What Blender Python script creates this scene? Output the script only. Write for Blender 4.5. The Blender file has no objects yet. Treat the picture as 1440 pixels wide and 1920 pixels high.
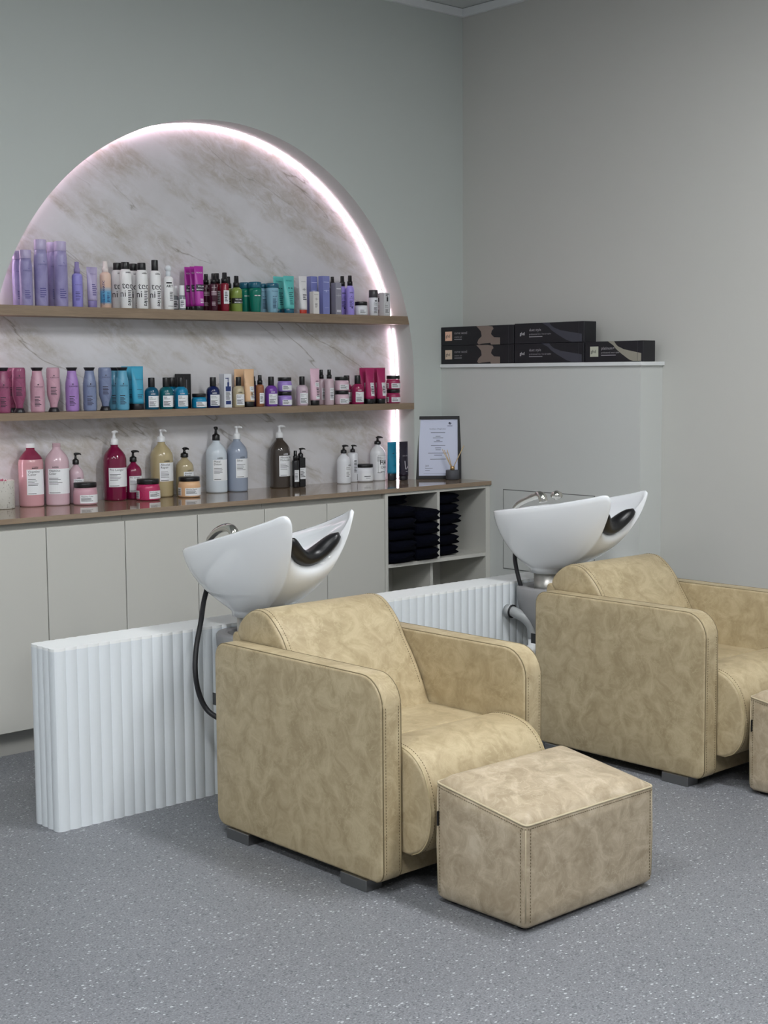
import bpy, math, random
from mathutils import Vector, Matrix
random.seed(7)
PI = math.pi
C = bpy.context.scene.collection
sc = bpy.context.scene

# ------------------------------------------------------------------ materials
def lin(h):
    h = h.lstrip('#'); v = [int(h[i:i+2], 16)/255 for i in (0, 2, 4)]
    return [(c/12.92 if c <= .04045 else ((c+.055)/1.055)**2.4) for c in v]+[1]
_M = {}
GAIN = 1.0       # base-colour gain, raised for the products in place of missing light
def mat(hexc, rough=.45, metal=0, trans=0, spec=.5, coat=0):
    k = (hexc, rough, metal, trans, spec, coat, GAIN)
    if k in _M: return _M[k]
    m = bpy.data.materials.new('surface_'+hexc.strip('#')); m.use_nodes = True
    b = m.node_tree.nodes['Principled BSDF']
    b.inputs['Base Color'].default_value = [min(c*GAIN, .88) for c in lin(hexc)[:3]]+[1]
    b.inputs['Roughness'].default_value = rough
    b.inputs['Metallic'].default_value = metal
    b.inputs['Transmission Weight'].default_value = trans
    b.inputs['Specular IOR Level'].default_value = spec
    b.inputs['Coat Weight'].default_value = coat
    if trans == 0 and metal == 0:      # faint procedural unevenness so nothing is dead flat
        nt = m.node_tree; n = nt.nodes.new('ShaderNodeTexNoise'); n.inputs['Scale'].default_value = 9
        tc = nt.nodes.new('ShaderNodeTexCoord'); nt.links.new(tc.outputs['Object'], n.inputs['Vector'])
        mr = nt.nodes.new('ShaderNodeMapRange'); mr.inputs[3].default_value = max(rough-.05, .02); mr.inputs[4].default_value = min(rough+.05, 1)
        nt.links.new(n.outputs['Fac'], mr.inputs[0]); nt.links.new(mr.outputs[0], b.inputs['Roughness'])
    _M[k] = m
    return m
def nodes(name):
    m = bpy.data.materials.new(name); m.use_nodes = True
    nt = m.node_tree
    return m, nt, nt.nodes['Principled BSDF'], nt.nodes.new, nt.links.new
def ramp(nt, stops, interp='LINEAR'):
    r = nt.nodes.new('ShaderNodeValToRGB'); r.color_ramp.interpolation = interp
    e = r.color_ramp.elements
    while len(e) < len(stops): e.new(.5)
    for q, (p, c) in zip(e, stops): q.position = p; q.color = lin(c) if isinstance(c, str) else (c, c, c, 1)
    return r
def mapping(nt, scale=(1, 1, 1), rot=(0, 0, 0)):
    tc = nt.nodes.new('ShaderNodeTexCoord'); mp = nt.nodes.new('ShaderNodeMapping')
    mp.inputs['Scale'].default_value = scale; mp.inputs['Rotation'].default_value = rot
    nt.links.new(tc.outputs['Object'], mp.inputs['Vector']); return mp
def noise(nt, vec, scale, detail=4, rough=.55, dist=0):
    n = nt.nodes.new('ShaderNodeTexNoise'); n.inputs['Scale'].default_value = scale; n.inputs['Detail'].default_value = detail
    n.inputs['Roughness'].default_value = rough; n.inputs['Distortion'].default_value = dist
    nt.links.new(vec, n.inputs['Vector']); return n
def mix(nt, fac, a, b, mode='MIX'):
    x = nt.nodes.new('ShaderNodeMix'); x.data_type = 'RGBA'; x.blend_type = mode
    for s, v in ((0, fac), (6, a), (7, b)):
        if isinstance(v, bpy.types.NodeSocket): nt.links.new(v, x.inputs[s])
        elif isinstance(v, str): x.inputs[s].default_value = lin(v)
        else: x.inputs[s].default_value = v
    return x.outputs[2]
def bump(nt, b, h, strength, dist):
    u = nt.nodes.new('ShaderNodeBump'); u.inputs['Strength'].default_value = strength; u.inputs['Distance'].default_value = dist
    nt.links.new(h, u.inputs['Height']); nt.links.new(u.outputs[0], b.inputs['Normal'])

def paint(name, hexc, rough=.8):
    m, nt, b, N, L = nodes(name); mp = mapping(nt)
    n = noise(nt, mp.outputs[0], 2.2, 3); r = ramp(nt, [(0, .985), (1, 1.0)]); L(n.outputs['Fac'], r.inputs[0])
    L(mix(nt, 1.0, hexc, r.outputs[0], 'MULTIPLY'), b.inputs['Base Color']); b.inputs['Roughness'].default_value = rough
    n2 = noise(nt, mp.outputs[0], 350, 2); bump(nt, b, n2.outputs['Fac'], .06, .001); return m
WALLB = paint('wall_paint_sage', '#c3c9c5'); WALLR = paint('wall_paint_warm', '#c6c6c1'); WALLLOW = paint('wall_paint_low', '#cbcecb')
WHITE = paint('white_trim_paint', '#e2e5e6', .5); CEIL = paint('ceiling_paint', '#c9cdcc')
CAB = paint('cabinet_laminate', '#c6c5be', .42); CABD = paint('cabinet_recess', '#a3a29c', .6)
FLUTE = paint('fluted_panel_white', '#dde3e7', .38)

def leather(name, base, dark, light):
    m, nt, b, N, L = nodes(name); mp = mapping(nt)
    n1 = noise(nt, mp.outputs[0], 15, 6, .65, .9); r1 = ramp(nt, [(.36, dark), (.52, base), (.70, light)]); L(n1.outputs['Fac'], r1.inputs[0])
    n2 = noise(nt, mp.outputs[0], 20, 5, .6, 1.1)
    w = N('ShaderNodeMath'); w.operation = 'SUBTRACT'; w.inputs[1].default_value = .5; L(n2.outputs['Fac'], w.inputs[0])
    a = N('ShaderNodeMath'); a.operation = 'ABSOLUTE'; L(w.outputs[0], a.inputs[0])
    v = ramp(nt, [(0, 1.0), (.012, .6), (.03, 0.0)]); L(a.outputs[0], v.inputs[0])
    n3 = noise(nt, mp.outputs[0], 5, 3); r3 = ramp(nt, [(.38, .1), (.62, .6)]); L(n3.outputs['Fac'], r3.inputs[0])
    f = N('ShaderNodeMath'); f.operation = 'MULTIPLY'; L(v.outputs[0], f.inputs[0]); L(r3.outputs[0], f.inputs[1])
    L(mix(nt, f.outputs[0], r1.outputs[0], light), b.inputs['Base Color'])
    b.inputs['Roughness'].default_value = .46; b.inputs['Specular IOR Level'].default_value = .4
    n4 = noise(nt, mp.outputs[0], 260, 3); bump(nt, b, n4.outputs['Fac'], .18, .0012); return m
LEA = leather('tan_leather', '#b0a080', '#a19171', '#bfb190')
LEO = leather('taupe_leather', '#b0a189', '#9f9078', '#c6b9a2')
SEAM = mat('#6f6247', .7); PIPE = mat('#b0a17d', .5); PIPEO = mat('#b9ac90', .5)

def wood(name, a, b_, rough, sx=(1.2, 14, 14)):
    m, nt, b, N, L = nodes(name); mp = mapping(nt, sx)
    n = noise(nt, mp.outputs[0], 4, 6, .6, .4); r = ramp(nt, [(.3, a), (.7, b_)]); L(n.outputs['Fac'], r.inputs[0])
    n2 = noise(nt, mp.outputs[0], 26, 3); r2 = ramp(nt, [(.3, .88), (.7, 1.0)]); L(n2.outputs['Fac'], r2.inputs[0])
    L(mix(nt, 1.0, r.outputs[0], r2.outputs[0], 'MULTIPLY'), b.inputs['Base Color']); b.inputs['Roughness'].default_value = rough
    return m
WOOD = wood('oak_laminate', '#86735f', '#9a8670', .5)
WOODG = wood('oak_laminate_glossy', '#86735f', '#9a8670', .07); WOODG.node_tree.nodes['Principled BSDF'].inputs['Specular IOR Level'].default_value = .9

def marble():
    m, nt, b, N, L = nodes('veined_marble')
    mp = mapping(nt, (1, 1, 1), (0, math.radians(-30), 0))
    st = N('ShaderNodeMapping'); st.inputs['Scale'].default_value = (.8, 1, 4.2); L(mp.outputs[0], st.inputs['Vector'])
    n1 = noise(nt, st.outputs[0], 1.5, 6, .55, .4); band = ramp(nt, [(.44, 0.0), (.58, 1.0)]); L(n1.outputs['Fac'], band.inputs[0])
    s2 = N('ShaderNodeMapping'); s2.inputs['Scale'].default_value = (.7, 1, 1.5); L(mp.outputs[0], s2.inputs['Vector'])
    n2 = noise(nt, s2.outputs[0], 18, 8, .75, .5); mott = ramp(nt, [(.36, 0.0), (.66, 1.0)]); L(n2.outputs['Fac'], mott.inputs[0])
    f = N('ShaderNodeMath'); f.operation = 'MULTIPLY'; L(band.outputs[0], f.inputs[0]); L(mott.outputs[0], f.inputs[1])
    g = N('ShaderNodeMath'); g.operation = 'MULTIPLY'; L(f.outputs[0], g.inputs[0]); g.inputs[1].default_value = .72
    n0 = noise(nt, mp.outputs[0], 3, 6, .6); r0 = ramp(nt, [(.3, '#cbc9ca'), (.7, '#dedde1')]); L(n0.outputs['Fac'], r0.inputs[0])
    c1 = mix(nt, g.outputs[0], r0.outputs[0], '#a59b8a')
    n3 = noise(nt, st.outputs[0], 1.0, 5, .5, .25)
    w = N('ShaderNodeMath'); w.operation = 'SUBTRACT'; w.inputs[1].default_value = .53; L(n3.outputs['Fac'], w.inputs[0])
    a = N('ShaderNodeMath'); a.operation = 'ABSOLUTE'; L(w.outputs[0], a.inputs[0])
    v = ramp(nt, [(0, 1.0), (.004, .35), (.010, 0.0)]); L(a.outputs[0], v.inputs[0])
    n5 = noise(nt, st.outputs[0], 2.3, 3); r5 = ramp(nt, [(.45, 0.0), (.6, .75)]); L(n5.outputs['Fac'], r5.inputs[0])
    h = N('ShaderNodeMath'); h.operation = 'MULTIPLY'; L(v.outputs[0], h.inputs[0]); L(r5.outputs[0], h.inputs[1])
    L(mix(nt, h.outputs[0], c1, '#7d7466'), b.inputs['Base Color']); b.inputs['Roughness'].default_value = .35
    return m
MARBLE = marble()
def floor_mat():
    m, nt, b, N, L = nodes('speckled_vinyl'); mp = mapping(nt)
    n1 = noise(nt, mp.outputs[0], 1.3, 3); r1 = ramp(nt, [(.3, '#787a7f'), (.7, '#818388')]); L(n1.outputs['Fac'], r1.inputs[0])
    n2 = noise(nt, mp.outputs[0], 190, 3, .6); r2 = ramp(nt, [(.3, .62), (.7, 1.2)]); L(n2.outputs['Fac'], r2.inputs[0])
    col = mix(nt, 1.0, r1.outputs[0], r2.outputs[0], 'MULTIPLY')
    def flecks(scale, thr, size, colour, fac, col, off):
        m2 = N('ShaderNodeMapping'); m2.inputs['Location'].default_value = (off, off*.7, 0); m2.inputs['Rotation'].default_value = (0, 0, off)
        m2.inputs['Scale'].default_value = (1, 1.5, 1)
        L(mp.outputs[0], m2.inputs['Vector'])
        v = N('ShaderNodeTexVoronoi'); v.inputs['Scale'].default_value = scale; L(m2.outputs[0], v.inputs['Vector'])
        sep = N('ShaderNodeSeparateColor'); L(v.outputs['Color'], sep.inputs[0])
        t = N('ShaderNodeMath'); t.operation = 'GREATER_THAN'; t.inputs[1].default_value = thr; L(sep.outputs[0], t.inputs[0])
        s = N('ShaderNodeMath'); s.operation = 'MULTIPLY'; s.inputs[1].default_value = size; L(sep.outputs[1], s.inputs[0])
        d = N('ShaderNodeMath'); d.operation = 'LESS_THAN'; L(v.outputs['Distance'], d.inputs[0]); L(s.outputs[0], d.inputs[1])
        f = N('ShaderNodeMath'); f.operation = 'MULTIPLY'; L(t.outputs[0], f.inputs[0]); L(d.outputs[0], f.inputs[1])
        g = N('ShaderNodeMath'); g.operation = 'MULTIPLY'; g.inputs[1].default_value = fac; L(f.outputs[0], g.inputs[0])
        return mix(nt, g.outputs[0], col, colour)
    col = flecks(135, .45, .55, '#4e5157', .75, col, 3.1)
    col = flecks(150, .6, .5, '#a4a7ab', .5, col, 7.7)
    col = flecks(95, .78, .44, '#c9ccd0', .75, col, 1.3)
    L(col, b.inputs['Base Color']); b.inputs['Roughness'].default_value = .5; b.inputs['Specular IOR Level'].default_value = .35
    bump(nt, b, n2.outputs['Fac'], .1, .0008); return m
FLOOR = floor_mat()
def speckled(name, base, spot, scale=160, thr=.35):
    m, nt, b, N, L = nodes(name); mp = mapping(nt)
    n = noise(nt, mp.outputs[0], scale, 2); r = ramp(nt, [(thr-.03, spot), (thr+.03, base)]); L(n.outputs['Fac'], r.inputs[0])
    L(r.outputs[0], b.inputs['Base Color']); b.inputs['Roughness'].default_value = .7; return m
TERR = speckled('terrazzo_pot', '#c9c7c0', '#84817b')
def marbled(name, a, b_, scale=14):
    m, nt, b, N, L = nodes(name); mp = mapping(nt, (1, 1, .6))
    n = noise(nt, mp.outputs[0], scale, 5, .6, .8); r = ramp(nt, [(.35, a), (.65, b_)]); L(n.outputs['Fac'], r.inputs[0])
    L(r.outputs[0], b.inputs['Base Color']); b.inputs['Roughness'].default_value = .3; return m
LILAC = marbled('lilac_marbled', '#8d86b4', '#aaa4cb'); LILAC2 = marbled('lilac_marbled_pale', '#a99fc4', '#c3b8d8')
def zgrad(name, stops, h):
    m, nt, b, N, L = nodes(name); mp = mapping(nt, (1, 1, 1/h)); s = N('ShaderNodeSeparateXYZ'); L(mp.outputs[0], s.inputs[0])
    r = ramp(nt, stops); L(s.outputs[2], r.inputs[0]); L(r.outputs[0], b.inputs['Base Color']); b.inputs['Roughness'].default_value = .35; return m
TOWEL = None
def towel_mat():
    m, nt, b, N, L = nodes('navy_terry'); mp = mapping(nt); n = noise(nt, mp.outputs[0], 220, 3)
    r = ramp(nt, [(.3, '#020309'), (.7, '#070918')]); L(n.outputs['Fac'], r.inputs[0]); L(r.outputs[0], b.inputs['Base Color'])
    b.inputs['Roughness'].default_value = .95; b.inputs['Specular IOR Level'].default_value = .1; b.inputs['Sheen Weight'].default_value = 0; bump(nt, b, n.outputs['Fac'], .6, .003); return m
TOWEL = towel_mat()
def emis(name, col, s):
    m = bpy.data.materials.new(name); m.use_nodes = True; b = m.node_tree.nodes['Principled BSDF']
    b.inputs['Base Color'].default_value = (.8, .8, .8, 1); b.inputs['Emission Color'].default_value = (*col, 1); b.inputs['Emission Strength'].default_value = s; return m
LED = emis('led_diffuser', (1.0, .74, .86), 10.0)
TUBE = emis('ceiling_lamp_diffuser', (.97, .985, 1.0), 24.5)
CERAM = mat('#e9ecef', .1, coat=.6); CHROME = mat('#c8c6c0', .12, 1); STEEL = mat('#c4c2bd', .34, .85); ALU = mat('#8f8f8f', .35, 1)
BLACK = mat('#101013', .32); BLACKM = mat('#16161a', .55); WHITEP = mat('#e4e6e8', .3); HOUS = mat('#8a8a8b', .4); PVC = mat('#9a9d9e', .4)
LABW = mat('#eceef5', .5); INK = mat('#26262c', .6); INKW = mat('#e6e6ea', .6); GOLD = mat('#c9a878', .25, 1)

# ------------------------------------------------------------------ mesh helpers
def me(verts, faces, smooth=True):
    m = bpy.data.meshes.new('mesh'); m.from_pydata([tuple(v) for v in verts], [], faces); m.validate(); m.update()
    if smooth:
        m.polygons.foreach_set('use_smooth', [True]*len(m.polygons))
    return m
def obj(name, mesh, material, parent=None, loc=(0, 0, 0), rot=(0, 0, 0), label=None):
    if material is not None and not mesh.materials: mesh.materials.append(material)
    o = bpy.data.objects.new(name, mesh); C.objects.link(o); o.location = loc; o.rotation_euler = rot
    if parent: o.parent = parent
    if label: o['label'] = label
    return o
def thing(name, label, cat, loc=(0, 0, 0), rot=(0, 0, 0), group=None):
    o = bpy.data.objects.new(name, None); C.objects.link(o); o.empty_display_size = .05
    o.location = loc; o.rotation_euler = rot; return tag(o, label, cat, group)
def tag(o, label, cat, group=None):
    o['label'] = label; o['category'] = cat
    if group: o['group'] = group
    return o
def tag_stuff(o): o['kind'] = 'stuff'; return o
def struct(o): o['kind'] = 'structure'; return o
def dup(root, loc, label, group=None):
    r = root.copy(); C.objects.link(r); r.location = loc; r['label'] = label
    if group: r['group'] = group
    for ch in list(root.children):
        c = ch.copy(); C.objects.link(c); c.parent = r
        for g in list(ch.children):
            d = g.copy(); C.objects.link(d); d.parent = c
    return r
def join(*parts):
    V = []; F = []
    for v, f in parts:
        o = len(V); V += list(v); F += [tuple(i+o for i in q) for q in f]
    return V, F
def boxv(x0, x1, y0, y1, z0, z1):
    v = [(x, y, z) for z in (z0, z1) for y in (y0, y1) for x in (x0, x1)]
    return v, [(0, 2, 3, 1), (4, 5, 7, 6), (0, 1, 5, 4), (2, 6, 7, 3), (0, 4, 6, 2), (1, 3, 7, 5)]
def rbox(x0, x1, y0, y1, z0, z1, r=.002, seg=2):
    """box with rounded edges, as mesh"""
    import bmesh
    m = me(*boxv(x0, x1, y0, y1, z0, z1), smooth=False)
    if r > 0:
        b = bmesh.new(); b.from_mesh(m); bmesh.ops.recalc_face_normals(b, faces=b.faces)
        bmesh.ops.bevel(b, geom=list(b.edges), offset=r, segments=seg, profile=.5, affect='EDGES'); b.to_mesh(m); b.free()
    return m
def lathe(prof, n=28, sx=1, sy=1, cap0=True, cap1=True, off=(0, 0, 0)):
    V = []; F = []
    for r, z in prof:
        for i in range(n):
            a = 2*PI*i/n; V.append((off[0]+r*math.cos(a)*sx, off[1]+r*math.sin(a)*sy, off[2]+z))
    for j in range(len(prof)-1):
        for i in range(n):
            k = (i+1) % n; F.append((j*n+i, j*n+k, (j+1)*n+k, (j+1)*n+i))
    if cap0: F.append(tuple(range(n-1, -1, -1)))
    if cap1: F.append(tuple((len(prof)-1)*n+i for i in range(n)))
    return V, F
def loft(rings, cap=True):
    n = len(rings[0]); V = [p for r in rings for p in r]; F = []
    for j in range(len(rings)-1):
        for i in range(n):
            k = (i+1) % n; F.append((j*n+i, j*n+k, (j+1)*n+k, (j+1)*n+i))
    if cap: F.append(tuple(range(n-1, -1, -1))); F.append(tuple((len(rings)-1)*n+i for i in range(n)))
    return V, F
def tube(path, r, n=8, closed=False):
    P = [Vector(p) for p in path]; rings = []
    up = Vector((0, 0, 1)); m = len(P)
    for i, p in enumerate(P):
        a = P[(i-1) % m] if (closed or i > 0) else p; b = P[(i+1) % m] if (closed or i < m-1) else p
        t = (b-a).normalized()
        s = t.cross(up)
        if s.length < .1: s = t.cross(Vector((1, 0, 0)))
        if i and s.dot(ps) < 0: s = -s
        s.normalize(); u = s.cross(t); ps = s
        rr = r[i] if isinstance(r, (list, tuple)) else r
        rings.append([p+s*math.cos(2*PI*k/n)*rr+u*math.sin(2*PI*k/n)*rr for k in range(n)])
    V, F = loft(rings, not closed)
    if closed:
        o = (m-1)*n
        for k in range(n): F.append((o+k, o+(k+1) % n, (k+1) % n, k))
    return V, F
def spline(pts, per=6, closed=False):
    P = [Vector(p) for p in pts]; n = len(P); out = []
    for i in range(n if closed else n-1):
        g = lambda k: P[k % n] if closed else P[max(0, min(n-1, k))]
        p0, p1, p2, p3 = g(i-1), g(i), g(i+1), g(i+2)
        for s in range(per):
            t = s/per; out.append(.5*((2*p1)+(-p0+p2)*t+(2*p0-5*p1+4*p2-p3)*t*t+(-p0+3*p1-3*p2+p3)*t**3))
    if not closed: out.append(P[-1])
    return out
def rrect(a0, a1, b0, b1, rs, seg=7):
    """rounded rectangle, ccw; rs = radii at (a0,b0),(a1,b0),(a1,b1),(a0,b1)"""
    out = []
    for (cx, cy, s), r in zip(((a0, b0, PI), (a1, b0, 1.5*PI), (a1, b1, 0), (a0, b1, .5*PI)), rs):
        ox = cx+r*(1 if cx == a0 else -1); oy = cy+r*(1 if cy == b0 else -1)
        for k in range(seg+1):
            t = s+.5*PI*k/seg; out.append((ox+r*math.cos(t), oy+r*math.sin(t)))
    return out
def inset(prof, d):
    n = len(prof); area = sum(prof[i][0]*prof[(i+1) % n][1]-prof[(i+1) % n][0]*prof[i][1] for i in range(n))
    s = 1 if area > 0 else -1; out = []
    for i in range(n):
        a = Vector(prof[i-1]); b = Vector(prof[(i+1) % n]); t = (b-a); t.normalize()
        out.append((prof[i][0]-t.y*d*s, prof[i][1]+t.x*d*s))
    return out
def soft(prof, x0, x1, bev, fn, puff=0.0, caps=4):
    """extrude a closed 2D profile between x0..x1 with rounded edges and padded end faces; fn(p,q,x)->xyz"""
    cx = sum(p[0] for p in prof)/len(prof); cy = sum(p[1] for p in prof)/len(prof)
    rings = []
    def capr(xe, sgn, order):
        base = inset(prof, bev); R = []
        for k in order:
            s = 1-k/caps*.96
            R.append([fn(cx+(p-cx)*s, cy+(q-cy)*s, xe+sgn*puff*(1-s*s)) for p, q in base])
        return R
    rings += capr(x0, -1, range(caps, 0, -1))
    for k in range(5):
        t = k/4*PI/2; pr = inset(prof, bev*(1-math.sin(t))); rings.append([fn(p, q, x0+bev*(1-math.cos(t))) for p, q in pr])
    for k in range(4, -1, -1):
        t = k/4*PI/2; pr = inset(prof, bev*(1-math.sin(t))); rings.append([fn(p, q, x1-bev*(1-math.cos(t))) for p, q in pr])
    rings += capr(x1, 1, range(1, caps+1))
    return loft(rings)
def dashes(path, step=.009, ln=.005, r=.0009):
    """a row of stitches along a path"""
    P = [Vector(p) for p in path]; parts = []; d = 0; nxt = 0
    for a, b in zip(P, P[1:]):
        L = (b-a).length
        if L < 1e-6: continue
        t = (b-a)/L
        while nxt < d+L:
            s = a+t*(nxt-d); parts.append(tube([s, s+t*ln], r, 4)); nxt += step
        d += L
    return join(*parts) if parts else ([], [])

# ------------------------------------------------------------------ lettering
_T = {}
def text2d(s, bold=False):
    if (s, bold) in _T: return _T[(s, bold)]
    cu = bpy.data.curves.new('t', 'FONT'); cu.body = s; cu.size = 1; cu.align_x = 'LEFT'; cu.resolution_u = 2; cu.fill_mode = 'FRONT'
    if bold: cu.offset = .018
    o = bpy.data.objects.new('t', cu); C.objects.link(o)
    dg = bpy.context.evaluated_depsgraph_get(); dg.update(); ev = o.evaluated_get(dg); m = ev.to_mesh()
    V = [(v.co.x, v.co.y) for v in m.vertices]; F = [tuple(p.vertices) for p in m.polygons]; ev.to_mesh_clear()
    C.objects.unlink(o); bpy.data.objects.remove(o); bpy.data.curves.remove(cu)
    _T[(s, bold)] = (V, F); return V, F
def lettering(items, fn):
    """items: ('t',text,x,z,size[,bold]) or ('b',x0,x1,z0,z1) bars or ('v',text,x,z,size) vertical; fn(tx,tz)->xyz"""
    parts = []
    for it in items:
        if it[0] == 't':
            V, F = text2d(it[1], len(it) > 5 and it[5]); parts.append(([fn(it[2]+v[0]*it[4], it[3]+v[1]*it[4]) for v in V], F))
        elif it[0] == 'v':
            V, F = text2d(it[1], True); parts.append(([fn(it[2]-v[1]*it[4], it[3]+v[0]*it[4]) for v in V], F))
        elif it[0] == 'b':
            x0, x1, z0, z1 = it[1:5]; n = max(1, int((x1-x0)/.004)); V = []; F = []
            for k in range(n+1):
                x = x0+(x1-x0)*k/n; V += [fn(x, z0), fn(x, z1)]
            for k in range(n): F.append((2*k, 2*k+2, 2*k+3, 2*k+1))
            parts.append((V, F))
        elif it[0] == 'p':
            parts.append(([fn(x, z) for x, z in it[1]], [tuple(range(len(it[1])))]))
    return me(*join(*parts), smooth=False)
def cyl(r, e=.0007):
    return lambda tx, tz: ((r+e)*math.sin(tx/r), -(r+e)*math.cos(tx/r), tz)
def flat(y, e=.0006): return lambda tx, tz: (tx, y-e, tz)
def patch(r, a0, a1, z0, z1, t=.0005):
    """a paper label wrapped round a cylinder"""
    n = 14; V = []; F = []
    for k in range(n+1):
        a = a0+(a1-a0)*k/n
        for rr in (r+.0001, r+t):
            for z in (z0, z1): V.append((rr*math.sin(a), -rr*math.cos(a), z))
    for k in range(n):
        o = 4*k; p = o+4
        F += [(o+2, p+2, p+3, o+3), (o, o+1, p+1, p), (o+1, o+3, p+3, p+1), (o, p, p+2, o+2)]
    F += [(0, 2, 3, 1), (4*n, 4*n+1, 4*n+3, 4*n+2)]
    return me(V, F, smooth=False)
def fineprint(x, z, w, h, n, dens=.45):
    """rows of print too small to read"""
    out = []; random.seed(int(1000*(w+h)))
    for k in range(n):
        zz = z-h*k/n; ww = w*random.uniform(.6, 1)
        out.append(('b', x, x+ww, zz-h/n*dens, zz))
    return out

# ================================================================== CAMERA
Rw = ((0.7411573288378764, -0.6712934708569548, -0.0071337153522252235), (0.06936817127624245, 0.06600957058558113, 0.9954048389499103), (0.6677378757594133, 0.7382464443368013, -0.0954898774759731))
cam = bpy.data.cameras.new('camera'); co = bpy.data.objects.new('camera', cam); C.objects.link(co)
mw = Matrix(((Rw[0][0], Rw[1][0], -Rw[2][0], -5.24648), (Rw[0][1], Rw[1][1], -Rw[2][1], -5.19204), (Rw[0][2], Rw[1][2], -Rw[2][2], 1.4231), (0, 0, 0, 1)))
co.matrix_world = mw
cam.sensor_fit = 'VERTICAL'; cam.sensor_height = 24; cam.lens = 2698.6/1920*24; cam.clip_start = .05
sc.camera = co

# ================================================================== ROOM
X0, Y0, H = -8.2, -8.2, 3.225
struct(obj('floor', rbox(X0, .2, Y0, .3, -.1, 0, 0), FLOOR))
struct(obj('ceiling', rbox(X0, .2, Y0, .3, H, H+.1, 0), CEIL))
struct(obj('wall_right', rbox(0, .15, Y0, .15, 0, H, 0), WALLR))
AX, AZ, AA, AB, ND, CZ = -1.4771, 1.4081, 1.1324, 1.1124, .15, .90   # arch centre, half-axes, niche depth, counter top
def archz(x): return AZ+AB*math.sqrt(max(0, 1-((x-AX)/AA)**2))
NA = 72
arc = [(AX-AA, CZ-.03)]+[(AX-AA, CZ+(AZ-CZ)*k/6) for k in range(0, 6)]+[(AX-AA*math.cos(PI*k/NA), AZ+AB*math.sin(PI*k/NA)) for k in range(NA+1)]+[(AX+AA, AZ-(AZ-CZ)*k/6) for k in range(1, 7)]+[(AX+AA, CZ-.03)]
V = []; F = []
V += [(X0, 0, 0), (AX-AA, 0, 0), (AX-AA, 0, H), (X0, 0, H)]; F.append((0, 1, 2, 3))
V += [(AX+AA, 0, 0), (0, 0, 0), (0, 0, H), (AX+AA, 0, H)]; F.append((4, 5, 6, 7))
V += [(AX-AA, 0, 0), (AX+AA, 0, 0), (AX+AA, 0, CZ-.03), (AX-AA, 0, CZ-.03)]; F.append((8, 9, 10, 11))
base = len(V)
for k in range(NA+1):
    x = AX-AA*math.cos(PI*k/NA); V += [(x, 0, AZ+AB*math.sin(PI*k/NA)), (x, 0, H)]
for k in range(NA): o = base+2*k; F.append((o, o+2, o+3, o+1))
base = len(V)
for x, z in arc: V += [(x, 0, z), (x, ND, z)]       # reveal of the niche
for k in range(len(arc)-1): o = base+2*k; F.append((o, o+1, o+3, o+2))
wb = me(V, F, smooth=False)
struct(obj('wall_back', wb, WALLB))
# marble lining at the back of the niche
V = [(x, ND-.012, z) for x, z in arc]+[(x, ND+.01, z) for x, z in arc]; n = len(arc)
F = [tuple(range(n)), tuple(range(2*n-1, n-1, -1))]+[(k, (k+1) % n, n+(k+1) % n, n+k) for k in range(n)]
tag(obj('marble_panel', me(V, F, smooth=False), MARBLE), 'pale veined marble panel lining the lit arched niche', 'panel')
# LED profile round the inside of the niche
def led(segs, name):
    parts = []
    for s in segs:
        rings = []
        for (x, z) in s:
            nx, nz = (x-AX)/AA**2, max(z-AZ, 0)/AB**2; l = math.hypot(nx, nz); nx /= l; nz /= l
            rings.append([(x-nx*a, y, z-nz*a) for a, y in ((.0005, .118), (.0045, .118), (.0045, .124), (.0005, .124))])
        parts.append(loft(rings))
    return me(*join(*parts), smooth=False)
S1T, S1B, S2T, S2B = 1.7027, 1.6634, 1.2794, 1.2491
fine = [(AX-AA, CZ+.004+(AZ-CZ-.004)*k/40) for k in range(40)]+[(AX-AA*math.cos(PI*k/160), AZ+AB*math.sin(PI*k/160)) for k in range(161)]+[(AX+AA, AZ-(AZ-CZ-.004)*k/40) for k in range(1, 41)]
segs = []; cur = []
for p in fine:
    ok = not (S1B-.004 < p[1] < S1T+.004 or S2B-.004 < p[1] < S2T+.004)
    if ok: cur.append(p)
    elif cur: segs.append(cur); cur = []
segs.append(cur); segs = [s for s in segs if len(s) > 1]
tag(obj('led_strip', led(segs, 'l'), LED), 'glowing pinkish white light strip round the inside of the arch', 'light strip')
# shelves let into the niche
for zt, zb, lab in ((S1T, S1B, 'upper wooden shelf in the arched niche'), (S2T, S2B, 'lower wooden shelf in the arched niche, above the worktop')):
    def hx(z): return AA*math.sqrt(1-(max(z-AZ, 0)/AB)**2)
    a, b = hx(zt)-.0012, hx(zb)-.0012; y0, y1 = -.002, ND-.012
    V = [(AX-b, y0, zb), (AX+b, y0, zb), (AX+b, y1, zb), (AX-b, y1, zb), (AX-a, y0, zt), (AX+a, y0, zt), (AX+a, y1, zt), (AX-a, y1, zt)]
    F = [(0, 3, 2, 1), (4, 5, 6, 7), (0, 1, 5, 4), (1, 2, 6, 5), (2, 3, 7, 6), (3, 0, 4, 7)]
    tag(obj('wooden_shelf', me(V, F, smooth=False), WOOD), lab, 'shelf', 'wooden shelves in the niche')
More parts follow.
